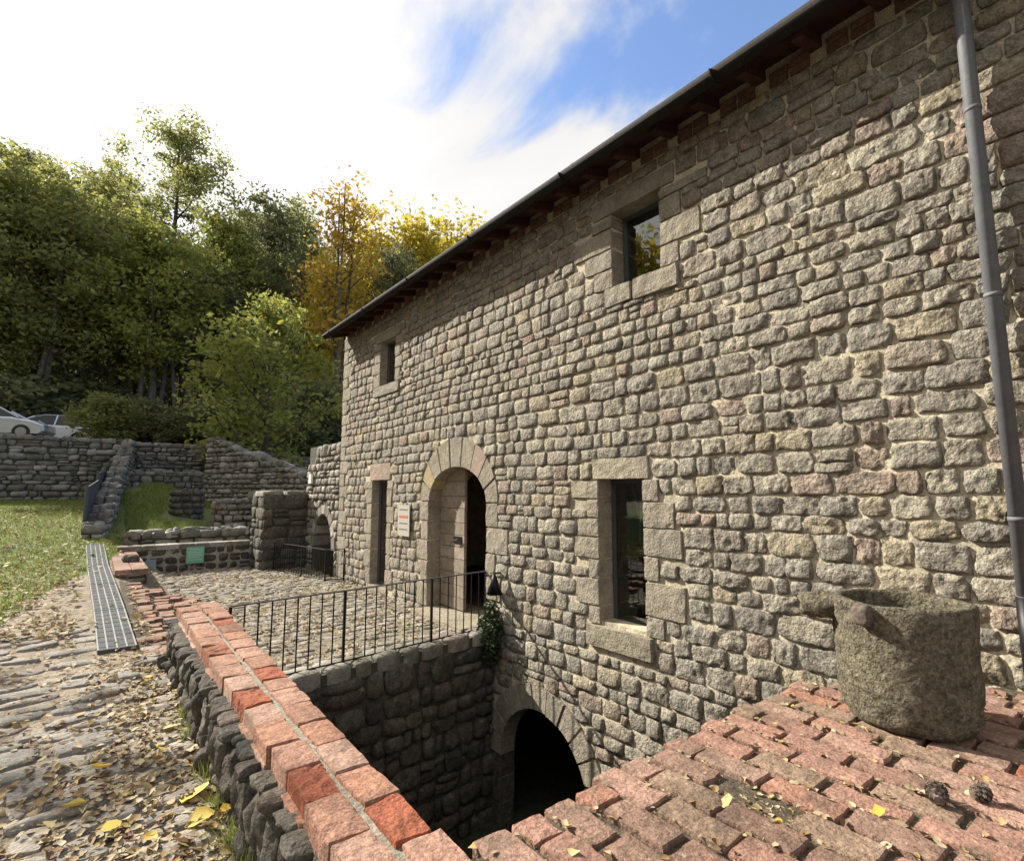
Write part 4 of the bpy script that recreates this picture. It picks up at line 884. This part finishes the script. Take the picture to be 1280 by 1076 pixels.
# ------------------------------------------------------------------ parked cars on the road behind the wall
def car(lbl, loc, rz_, paint):
    t = thing('parked_car', lbl, 'car', loc, 'cars parked above the retaining wall'); M_ = Matrix.Translation(loc) @ Matrix.Rotation(rz_, 4, 'Z')
    def sect(pts, y, ins=0.): return [M_ @ Vector((x, y, z)) for x, z in pts]
    body = [(-2.1, .35), (-2.14, .62), (-2.02, .90), (-1.2, .96), (.95, .98), (1.75, .84), (2.12, .66), (2.14, .40), (2.0, .25), (-2.0, .25)]
    def loft(name, pts, ys, mt):
        mb = MB(); n = len(pts); V = []
        for (yy, sx, sz) in ys: V += [M_ @ Vector((x * sx, yy, .25 + (z - .25) * sz)) for x, z in pts]
        Fc = [(r * n + i, r * n + (i + 1) % n, (r + 1) * n + (i + 1) % n, (r + 1) * n + i) for r in range(len(ys) - 1) for i in range(n)] + [tuple(range(n)), tuple((len(ys) - 1) * n + i for i in range(n))[::-1]]
        return mb.add(V, Fc).build(name, mt, t, False)
    loft('body', body, [(-.86, .95, .9), (-.80, .99, .98), (-.4, 1, 1.02), (.4, 1, 1.02), (.80, .99, .98), (.86, .95, .9)], paint)
    cab = [(-1.95, .94), (-1.55, 1.38), (-.9, 1.49), (.05, 1.48), (.45, 1.38), (1.15, .97)]
    mb = MB(); V = []; n = len(cab)
    for yy, s in ((-.74, 0.), (-.62, 1.), (.62, 1.), (.74, 0.)):
        for x, z in cab: V.append(M_ @ Vector((x, (-.78 if yy < 0 else .78) * (1 - .22 * (z - .95) / .54), z if s else min(z, .96))))
    A = [M_ @ Vector((x, -.79 + .20 * (z - .95) / .54, z)) for x, z in cab]; B_ = [M_ @ Vector((x, .79 - .20 * (z - .95) / .54, z)) for x, z in cab]
    MB().add(A + B_, [tuple(range(n))[::-1], tuple(range(n, 2 * n))] + [(i, i + 1, n + i + 1, n + i) for i in range(n - 1)]).build('cabin_glass', CARG, t)
    # roof and pillars over the glass
    rf = [(-1.62, 1.36), (-.9, 1.505), (.05, 1.495), (.48, 1.385)]
    MB().add([M_ @ Vector((x, -.64 + .12 * (1.5 - z) * -1, z + .012)) for x, z in rf] + [M_ @ Vector((x, .64 - .12 * (1.5 - z) * -1, z + .012)) for x, z in rf] + [M_ @ Vector((x, -.62, z - .03)) for x, z in rf] + [M_ @ Vector((x, .62, z - .03)) for x, z in rf], [(i, i + 1, 5 + i, 4 + i) for i in range(3)] + [(i, 8 + i, 9 + i, i + 1) for i in range(3)] + [(4 + i, 5 + i, 13 + i, 12 + i) for i in range(3)]).build('roof', paint, t)
    for s in (-1, 1):
        mb = MB()
        for (xa, za, xb, zb) in ((1.18, .96, .46, 1.39), (-1.97, .93, -1.57, 1.39), (-.35, .96, -.42, 1.49), (-1.35, .96, -1.28, 1.42)):
            MB().tube([M_ @ Vector((xa, s * .80, za)), M_ @ Vector((xb, s * (.80 - .20 * (zb - .95) / .54), zb))], .035, 6).build('pillar', paint, t)

        for xw in (-1.32, 1.32):
            wh = MB().tube([M_ @ Vector((xw, s * .66, .32)), M_ @ Vector((xw, s * .875, .32))], .32, 20).build('wheel', TYRE, t); MB().tube([M_ @ Vector((xw, s * .85, .32)), M_ @ Vector((xw, s * .885, .32))], .2, 14).build('rim', RIM, wh)
        MB().add([M_ @ Vector(p) for p in ((2.07, s * .45, .70), (2.07, s * .80, .72), (1.85, s * .80, .84), (1.9, s * .45, .80), (2.13, s * .45, .66), (2.1, s * .8, .66), (1.9, s * .82, .86), (1.94, s * .45, .82))], [(0, 1, 2, 3), (4, 7, 6, 5), (0, 4, 5, 1), (1, 5, 6, 2), (2, 6, 7, 3), (3, 7, 4, 0)]).build('headlight', LAMPC, t)
        o = MB().box(-.04, .04, -.1, .1, -.12, .12).build('taillight', LAMPR, t); o.location = M_ @ Vector((-2.1, s * .68, .80)); o.rotation_euler = (0, 0, rz_)
    return t
c1 = at_y(-12, 535, 33.2); car('silver car parked above the retaining wall, its bonnet towards the bushes', (c1.x, 33.2, TZ(c1.x, 33.2) + .05), R(-12), CARS)
c2 = at_y(62, 530, 36.0); car('white hatchback parked above the retaining wall, its tail beside the yellowish bush', (c2.x, 36.0, TZ(c2.x, 36) + .05), R(172), CARW)
# ------------------------------------------------------------------ trees
GRN = leafmat('leaf_dark_green', [(.135, .15, .075), (.17, .18, .083), (.205, .21, .09), (.25, .24, .095)])
OLV = leafmat('leaf_olive', [(.20, .22, .08), (.25, .265, .085), (.30, .295, .09), (.34, .315, .09)])
LIM = leafmat('leaf_lime', [(.20, .23, .055), (.255, .28, .062), (.31, .315, .07), (.38, .35, .085)], .5)
GLD = leafmat('leaf_gold', [(.46, .29, .05), (.54, .36, .055), (.58, .42, .07), (.48, .26, .045)], .5)
YEL = leafmat('leaf_yellow', [(.50, .39, .05), (.58, .46, .055), (.42, .39, .055), (.62, .48, .075)], .5)
def tree_meshes(seed, H, Rr, cb, nleaf, size, clumps, lm_, cr=.55, limbs=14, trunk=.22, hollow=.25, stems=1, top=.5):
    r = random.Random(seed); nr = np.random.RandomState(seed); mb = MB(); tips = []
    for s in range(stems):
        bx_, by_ = (0, 0) if stems == 1 else (r.uniform(-.3, .3), r.uniform(-.3, .3)); lx, ly = r.uniform(-.05, .05), r.uniform(-.05, .05)
        k = 7; pts = [Vector((bx_ + lx * H * i / k + r.uniform(-.08, .08) * (i > 0), by_ + ly * H * i / k + r.uniform(-.08, .08) * (i > 0), H * .93 * i / k - (.4 if i == 0 else 0))) for i in range(k + 1)]
        rad = [trunk / stems ** .5 * (1 - .9 * i / k) + .015 for i in range(k + 1)]; mb.tube(pts, rad, 8)
        for j in range(limbs // stems):
            f = cb + (.95 - cb) * (j + r.random()) / (limbs // stems); i = min(k - 1, int(f * k)); p = pts[i].lerp(pts[i + 1], f * k - i)
            a = r.uniform(0, 2 * math.pi); sp = Rr * (.95 if f < .6 else 1.9 * (1.05 - f)) * r.uniform(.6, 1.0)
            e = p + Vector((math.cos(a) * sp, math.sin(a) * sp, sp * r.uniform(.25, .8))); mid = p.lerp(e, .5) + Vector((0, 0, -.08 * sp))
            mb.tube([p, mid, e], [rad[i] * .5, rad[i] * .32, .012], 5, False); tips += [e, mid]
            for _ in range(2):
                e2 = mid + Vector((r.uniform(-.5, .5), r.uniform(-.5, .5), r.uniform(.1, .6))) * sp * .8; mb.tube([mid, e2], [rad[i] * .22, .008], 4, False); tips.append(e2)
    C = np.array([tuple(t) for t in tips]); n1_ = clumps
    k = nr.randn(n1_, 3); k /= np.linalg.norm(k, axis=1, keepdims=True); k *= hollow + (1 - hollow) * nr.rand(n1_, 1) ** .5
    c0 = np.array([0, 0, H * (cb + (1 - cb) * .48)]); E_ = k * np.array([Rr, Rr, H * (1 - cb) * .52]); zf = np.clip(E_[:, 2] / (H * (1 - cb) * .52), -1, 1)
    E_[:, :2] *= (1 - top * .5 * np.clip(zf, 0, 1))[:, None]
    C = np.concatenate([C, E_ + c0]); ci = nr.randint(0, len(C), nleaf); sz = (.5 + 1.0 * nr.rand(len(C)))[ci][:, None]
    P = C[ci] + np.clip(nr.randn(nleaf, 3), -1.7, 1.7) * cr * sz * np.array([1, 1, .55])
    V, Q = leaves_at(P, size, nr)
    tm = mb.mesh('trunk'); tm.materials.append(BARK); cm = npmesh('crown', V, Q); cm.materials.append(lm_)
    return tm, cm, H
KINDS = {
 'dark': [tree_meshes(1, 12, 3.5, .30, 17000, .18, 60, GRN, .46, limbs=20, hollow=.5), tree_meshes(2, 13, 3.1, .34, 16000, .18, 54, GRN, .44, limbs=20, hollow=.5)],
 'olive': [tree_meshes(3, 12, 3.3, .32, 16000, .18, 56, OLV, .46, limbs=20, hollow=.5), tree_meshes(4, 14, 3.0, .36, 14000, .18, 50, OLV, .44, limbs=20, hollow=.5)],
 'open': [tree_meshes(5, 15, 3.8, .40, 12000, .17, 56, OLV, .42, limbs=26, hollow=.5)],
 'lime2': [tree_meshes(31, 12, 3.2, .3, 15000, .18, 56, LIM, .46, limbs=20, hollow=.5)],
 'lime': [tree_meshes(6, 7, 2.7, .14, 8000, .15, 46, LIM, .30, trunk=.11, limbs=22, hollow=.5, top=.9)],
 'gold': [tree_meshes(7, 13, 2.1, .34, 3600, .19, 34, GLD, .42, limbs=34, trunk=.20, stems=3, hollow=.55)],
 'yellow': [tree_meshes(8, 11, 2.2, .25, 9500, .19, 60, YEL, .5, limbs=24, trunk=.16, stems=2), tree_meshes(9, 10, 1.9, .2, 9500, .19, 56, YEL, .5, limbs=20, trunk=.14)],
 'bush': [tree_meshes(10, 3, 1.7, .03, 5200, .15, 50, OLV, .28, trunk=.05, stems=4, limbs=16, top=.6)],
 'dbush': [tree_meshes(12, 3, 2.0, .02, 5000, .17, 50, GRN, .32, trunk=.05, stems=4, limbs=16, top=.6)],
}
LBL = {
 'dark': ('broadleaf_tree', 'tall dark green broadleaf tree in the wood behind the dry stone wall', 'tree'),
 'olive': ('broadleaf_tree', 'olive green broadleaf tree turning yellow in the wood behind the dry stone wall', 'tree'),
 'open': ('open_tree', 'tallest tree of the wood with an open airy crown against the white sky', 'tree'),
 'lime2': ('broadleaf_tree', 'yellow green broadleaf tree in the middle of the dark wood', 'tree'),
 'lime': ('lime_green_tree', 'small bright lime green tree in front of the dark wood beside the building', 'tree'),
 'gold': ('golden_tree', 'slender many-stemmed tree with sparse orange leaves beside the roof end', 'tree'),
 'yellow': ('yellow_tree', 'bright yellow autumn tree rising behind the eaves of the building', 'tree'),
 'bush': ('bush', 'yellowish green bush on the wall top beside the white hatchback', 'bush'),
 'dbush': ('undergrowth_bush', 'dark green bush in the undergrowth along the wall top', 'bush'),
}
GRP = {'lime2': 'yellow green trees of the wood', 'dark': 'dark trees of the wood', 'olive': 'olive green trees of the wood', 'yellow': 'yellow trees', 'dbush': 'dark bushes'}
tr_ = random.Random(8)
def tree(kind, u, y, vtop, wide=1., zb=None, lbl=None, x=None, zt=None):
    p = at_y(u, vtop, y); xx = p.x if x is None else x; top = p.z if zt is None else zt
    base = TZ(xx, y) - .1 if zb is None else zb; tm, cm, H = tr_.choice(KINDS[kind]); s = (top - base) / (H * 1.0)
    nm, lb, ct = LBL[kind]; gp = GRP.get(kind)
    if gp and kind != 'lime2' and not lbl:
        zn = 'the parked cars' if u < 130 else 'the wall top left of the lime green tree' if u < 300 else 'the lime green tree' if u < 430 else 'the roof end'
        zn = zn.replace('the wall top left of the lime green tree', 'the bush beside the cars')
        lb = {'dark': 'tall dark green broadleaf tree standing in the wood behind ', 'olive': 'olive green broadleaf tree turning yellow in the wood behind ', 'yellow': 'bright yellow autumn tree rising behind ', 'dbush': 'dark green bush in the undergrowth behind '}[kind] + zn; gp = gp + ' behind ' + zn
    t = thing(nm, lbl or lb, ct, (xx, y, base), None if lbl else gp); t.scale = (s * wide, s * wide, s); t.rotation_euler = (0, 0, tr_.uniform(0, 6.28))
    for n, me in (('trunk', tm), ('crown', cm)):
        o = bpy.data.objects.new(n, me); COL.objects.link(o); o.parent = t
for (k, u, y, v, w) in [
    ('olive', 15, 42, 185, 1.0), ('olive', 60, 48, 205, .9), ('olive', 95, 41, 235, .95), ('olive', 130, 52, 215, .9), ('open', 235, 50, 140, .85), ('dark', 40, 55, 190, 1.), 
    ('olive', 165, 44, 245, .9), ('lime2', 215, 40, 262, .95), ('lime2', 285, 44, 258, .9), ('dark', 335, 46, 240, .8), ('olive', 150, 60, 200, .9), ('olive', 320, 58, 250, .8), ('dark', 260, 41, 330, 1.0), ('dark', 345, 41, 340, .9),
    ('dark', 110, 43, 330, 1.0), ('olive', 50, 41, 340, 1.), ('olive', 5, 41, 310, 1.1), ('olive', 372, 52, 250, .7), ('dark', 385, 47, 330, .8), ('dark', 420, 50, 360, .9), ('dark', 460, 44, 380, 1.0),
    ('gold', 428, 34, 218, .9), ('yellow', 412, 38, 300, .6), ('yellow', 470, 42, 262, .8), ('yellow', 520, 40, 258, .9), ('yellow', 560, 41, 272, .85), ('yellow', 598, 40, 262, .8), ('yellow', 445, 46, 330, .8), ('dark', 497, 36, 300, .55), ('yellow', 640, 41, 270, .9), ('dark', 560, 50, 300, .9), ('dark', 640, 52, 290, .9),
    ('lime', 348, 25.5, 362, .95), ('bush', 135, 33.0, 492, 1.1), ('dbush', 220, 33, 520, 1.2), ('dbush', 185, 35, 500, 1.3), ('dbush', 270, 34, 500, 1.3), ('dbush', 30, 40, 470, 1.3), ('dbush', 90, 41, 470, 1.4), ('dbush', 320, 33, 500, 1.4), ('dbush', 400, 32, 480, 1.4), ('dbush', 370, 31, 520, 1.3), ('dbush', -20, 39.5, 480, 1.3)]:
    tree(k, u, y, v, w)
# golden trees on the far side of the path: seen mirrored in the upper window
for (x, y, zt) in ((-12, 15.5, 15.), (-14.5, 11.5, 16.), (-10.5, 19.5, 15.)): tree('yellow', 0, y, 0, 1.3, Lz(y), 'golden autumn tree across the lawn, mirrored in the upper window', x, zt)
for o in COL.objects:
    if o.get('label', '').startswith('golden autumn tree across'): o['group'] = 'trees across the lawn'
# undergrowth and leaf mass of the wood
r_ = np.random.RandomState(77); n = 26000; X = r_.uniform(-30, 30, n); Yv = r_.uniform(40, 75, n); Z = np.array([TZ(a, b) for a, b in zip(X, Yv)]) + np.abs(r_.randn(n)) * 1.6
cl = vn(np.stack([X * .35, Yv * .35, np.zeros(n)], -1)); keep = cl > -.25; V, Q = leaves_at(np.stack([X, Yv, Z], -1)[keep], .42, r_)
tagk(tag(link('undergrowth', npmesh('undergrowth', V, Q), GRN), 'dark leafy undergrowth on the floor of the wood', 'undergrowth'), 'stuff')
# bare dark trunks standing in the shade
tk = MB(); tk.tube([(0, 0, -.5), (.1, .05, 3), (.05, .2, 6.5), (.25, .15, 10)], [.17, .14, .11, .05], 8); tm = tk.mesh('trunk'); tm.materials.append(BARK)
for i in range(22):
    u = tr_.uniform(20, 430); y = tr_.uniform(39, 47); p = at_y(u, 500, y); o = link('tree_trunk', tm); o.location = (p.x, y, TZ(p.x, y)); o.rotation_euler = (tr_.uniform(-.06, .06), tr_.uniform(-.06, .06), tr_.uniform(0, 6)); s = tr_.uniform(.7, 1.2); o.scale = (s, s, s)
    tag(o, 'slender bare trunk in the shaded edge of the wood', 'tree trunk', 'bare trunks in the wood')
# ------------------------------------------------------------------ grass
def blades(P, h, seed, w=.006):
    r = np.random.RandomState(seed); n = len(P); a = r.uniform(0, 2 * np.pi, n); hh = h * (.5 + .9 * r.rand(n)); ln = r.randn(n, 2) * .35 * hh[:, None]
    dx = np.stack([np.cos(a), np.sin(a), np.zeros(n)], -1) * w * (.7 + .6 * r.rand(n, 1)); tip = P + np.concatenate([ln, hh[:, None]], 1)
    V = np.stack([P - dx, P + dx, tip], 1).reshape(-1, 3); return V, np.arange(3 * n).reshape(-1, 3)
GRASS = leafmat('grass_blade', [(.14, .20, .04), (.18, .24, .045), (.23, .26, .06), (.28, .27, .09)], .35)
r_ = np.random.RandomState(3); P = []
while len(P) < 42000:
    y = 8 + 23 * r_.rand() ** 1.3; x = r_.uniform(-.26 * y - 1.5, .7)
    if x < -13.5 or not is_lawn(x, y): continue
    if y < 14 and r_.rand() < .45 * (1 - (y - 8) / 6) + .2 * (n1(x * 1.5, y * .8, 1) > .1): continue
    P.append((x, y, G(x, y)))
P = np.array(P); V, Q = blades(P, .075, 4, .009)
tagk(tag(link('grass', npmesh('grass', V, Q), GRASS), 'short green lawn grass strewn with leaves left of the drain', 'grass'), 'stuff')
P = np.stack([r_.uniform(.8, 4.4, 14000), r_.uniform(16.2, 26.8, 14000), np.zeros(14000)], -1); P = P[vn(np.stack([P[:, 0] * .9, P[:, 1] * .6, P[:, 2]], -1)) > -.35]; P[:, 2] = [BZ(a, b) for a, b, _ in P]
V, Q = blades(P, .14, 5, .014); tagk(tag(link('bank_grass', npmesh('bank_grass', V, Q), GRASS), 'rough grass on the bank between the ruined walls', 'grass'), 'stuff')
for i, (y, s) in enumerate(((2.55, .16), (2.85, .13), (3.25, .09), (3.55, .12), (4.2, .10), (4.5, .09), (2.2, .12))):
    n = 90; P = np.stack([.62 + r_.randn(n) * .025, y + r_.randn(n) * .05, np.zeros(n)], -1); P[:, 2] = [G(a, b) for a, b, _ in P]; V, Q = blades(P, s, 10 + i, .003)
    tag(link('grass_tuft', npmesh('grass_tuft', V, Q), GRASS), 'tuft of thin grass growing at the foot of the brick-topped parapet', 'grass', 'grass tufts along the parapet')
# ------------------------------------------------------------------ fallen leaves
LIT = leafmat('litter_leaf', [(.38, .31, .19), (.45, .37, .23), (.30, .20, .10), (.50, .44, .30), (.20, .11, .055), (.42, .31, .11), (.11, .045, .028), (.43, .37, .24), (.24, .15, .08), (.46, .39, .25), (.36, .22, .07)], .15, .75)
YLF = leafmat('yellow_leaf', [(.62, .44, .06), (.66, .52, .12), (.58, .36, .04)], .25, .6)
PLF = leafmat('pale_leaf', [(.62, .55, .30), (.58, .48, .22)], .25, .6)
def litter(P, size, seed, curl=1.):
    """dry leaves, folded along the rib and curled along their length: 5 x 3 grid each"""
    r = np.random.RandomState(seed); n = len(P); a = r.uniform(0, 2 * np.pi, n); s = size * (.4 + .95 * r.rand(n)); wd = (.24 + .20 * r.rand(n))
    u = np.stack([np.cos(a), np.sin(a), r.randn(n) * .20], -1); v = np.stack([-np.sin(a), np.cos(a), r.randn(n) * .25], -1); w = np.cross(u, v)
    fold = (r.rand(n) * 1.1 - .25) * curl; bend = (r.rand(n) * 1.6 - .5) * curl; vs = []
    for t, wp in ((0, .06), (.22, .75), (.5, 1.), (.78, .66), (1., .03)):
        for side in (-1, 0, 1):
            x = t - .5; ww = wd * wp * side * (1 + .22 * r.randn(n) * (0 < t < 1)); zz_ = bend * x * x * .9 + fold * np.abs(ww) + .012 * r.randn(n)
            vs.append(P + u * (s * x * (1 - .12 * np.abs(bend)))[:, None] + v * (s * ww * (1 - .25 * np.abs(fold)))[:, None] + w * (s * zz_)[:, None])
    V = np.stack(vs, 1); q = np.array([[i * 3 + j, i * 3 + j + 1, i * 3 + j + 4, i * 3 + j + 3] for i in range(4) for j in range(2)])[None]
    return V.reshape(-1, 3), (np.arange(n)[:, None, None] * 15 + q).reshape(-1, 4)
r_ = np.random.RandomState(9); P = []
def ongrate(x, y): return abs(x - .22) < .26 and 6.5 < y < 15.3 and r_.rand() < .93
while len(P) < 4300:                                           # path: drifts thicken towards the parapet
    y = 1.0 + 7.5 * r_.rand() ** 1.1; x = r_.uniform(-.22 * y - .6, .66)
    d = .16 + .84 * np.exp(-((x - .55) / .55) ** 2) * (1 if y < 6.2 else .5); d *= .55 + .9 * max(0, n1(x * 1.6, y * 1.3, 8) + .35)
    if r_.rand() < d and not ongrate(x, y): P.append((x, y, G(x, y) + .012 + .022 * r_.rand()))
V, Q = litter(np.array(P), .051, 1); tagk(tag(link('leaf_litter', npmesh('leaf_litter', V, Q), LIT), 'dry curled leaf litter strewn over the path', 'leaves'), 'stuff')
P = []
while len(P) < 3600:
    y = r_.uniform(5.9, 14.5); x = r_.uniform(1.0, 4.2)
    if keepc(x, y - .1) and r_.rand() < .45 + .8 * max(0, n1(x * 1.2, y * 1.2, 12) + .3): P.append((x, y, G(x, y) + .012 + .015 * r_.rand()))
V, Q = litter(np.array(P), .055, 2); tagk(tag(link('court_litter', npmesh('court_litter', V, Q), LIT), 'pale fallen leaves covering the cobbled court behind the railing', 'leaves'), 'stuff')
P = []
while len(P) < 5000:
    y = 7.5 + 18 * r_.rand() ** 1.4; x = r_.uniform(-.26 * y - 1, .6)
    if not ongrate(x, y): P.append((x, y, G(x, y) + .03 + .04 * r_.rand()))
V, Q = litter(np.array(P), .085, 6); tagk(tag(link('lawn_litter', npmesh('lawn_litter', V, Q), LIT), 'pale fallen leaves lying on the lawn and upper path', 'leaves'), 'stuff')
P = []
while len(P) < 900:                                            # bits in the terrace joints
    k = r_.randint(0, ncol); x = 1.03 + BP * k + r_.randn() * .012; y = r_.uniform(-.3, 1.5)
    if x < 4.1 and y < tend(x) - .03: P.append((x, y, TZt + .002 - .006 * r_.rand()))
for _ in range(260): P.append((1.97 + r_.randn() * .09, 1.02 + r_.randn() * .10, TZt - .03 + .012 * r_.rand()))
V, Q = litter(np.array(P), .030, 7); tagk(tag(link('joint_litter', npmesh('joint_litter', V, Q), LIT), 'small dry leaf scraps in the joints of the brick terrace', 'leaves'), 'stuff')
def bigleaf(u, v, z, size, mt, lbl, seed, grp=None):
    p = at_z(u, v, z); V, Q = litter(np.array([[p.x, p.y, p.z]]), size * 1.15, seed, .6); tag(link('fallen_leaf', npmesh('fallen_leaf', V, Q), mt, None, True), lbl, 'leaf', grp)
for i, (u, v, s, mt) in enumerate(((245, 992, .11, YLF), (285, 1010, .12, YLF), (185, 845, .09, YLF), (250, 1022, .09, YLF), (125, 960, .09, YLF), (205, 935, .08, YLF), (140, 1030, .10, YLF), (90, 1008, .09, YLF), (240, 955, .08, YLF), (190, 1045, .10, YLF))):
    bigleaf(u, v, G(*at_z(u, v, .2).xy) + .035, s, mt, 'large yellow leaf lying on the path litter beside the parapet', 20 + i, 'large yellow leaves on the path')
for i, (u, v, s, mt) in enumerate(((175, 952, .10, PLF), (260, 975, .12, PLF), (215, 905, .09, PLF), (150, 905, .09, PLF), (60, 1030, .11, PLF), (285, 955, .09, PLF))):
    bigleaf(u, v, G(*at_z(u, v, .2).xy) + .035, s, mt, 'large pale cream leaf lying on the path litter', 40 + i, 'large pale leaves on the path')
bigleaf(964, 912, TZt + .012, .075, YLF, 'bright yellow leaf on the bricks between the mortar and the pit edge', 60)
bigleaf(717, 1064, TZt + .012, .07, PLF, 'pale oval leaf on the bricks close to the corner of the pit', 61)
bigleaf(908, 1001, TZt + .0, .065, PLF, 'pale leaf at the edge of the missing brick', 62)
bigleaf(973, 1028, TZt + .0, .06, YLF, 'dull yellow leaf beside the missing brick', 63)
bigleaf(1098, 1013, TZt + .01, .045, YLF, 'tiny yellow leaf in a brick joint below the stone mortar', 64)
# pine cones on the terrace
CONE = mat('dry_cone', [(.09, .07, .055), (.13, .10, .08)], sc=30, mott=.5, bump=.6, bdist=.004, bsc=90, light=((.34, .31, .27), 30, .5))
def cone(c, ln, rad, ang, lbl):
    t = thing('pine_cone', lbl, 'pine cone', c); ax = Vector((math.cos(ang), math.sin(ang), .1)).normalized(); a = ax.cross(Vector((0, 0, 1))).normalized(); b = ax.cross(a); C0 = Vector(c) + Vector((0, 0, rad * .8)); k = 0
    MB().tube([C0 - ax * ln * .5, C0, C0 + ax * ln * .5], [rad * .4, rad * .5, rad * .15], 8).build('core', CONE, t)
    for i in range(46):
        f = i / 46; th = i * 2.4; rr = rad * math.sin(math.pi * (.12 + .80 * f)) ** .7; d = a * math.cos(th) + b * math.sin(th); p = C0 + ax * ln * (f - .5); tp = p + d * rr + ax * ln * .10; s = d.cross(ax) * rad * .30
        MB().add([p + d * rr * .3 - s * .5, p + d * rr * .3 + s * .5, tp + s, tp + ax * ln * .06, tp - s, tp - ax * .004 + s * .5, tp - ax * .004 - s * .5], [(0, 1, 2, 3, 4), (0, 6, 5, 1), (2, 5, 6, 4)]).build('scale', CONE, t)
p = at_z(1172, 1002, TZt); cone(tuple(p), .085, .036, R(20), 'open grey brown pine cone lying on the bricks below the mortar')
p = at_z(1226, 1000, TZt); cone(tuple(p), .065, .03, R(-30), 'small dark pine cone lying on the bricks towards the wall foot')
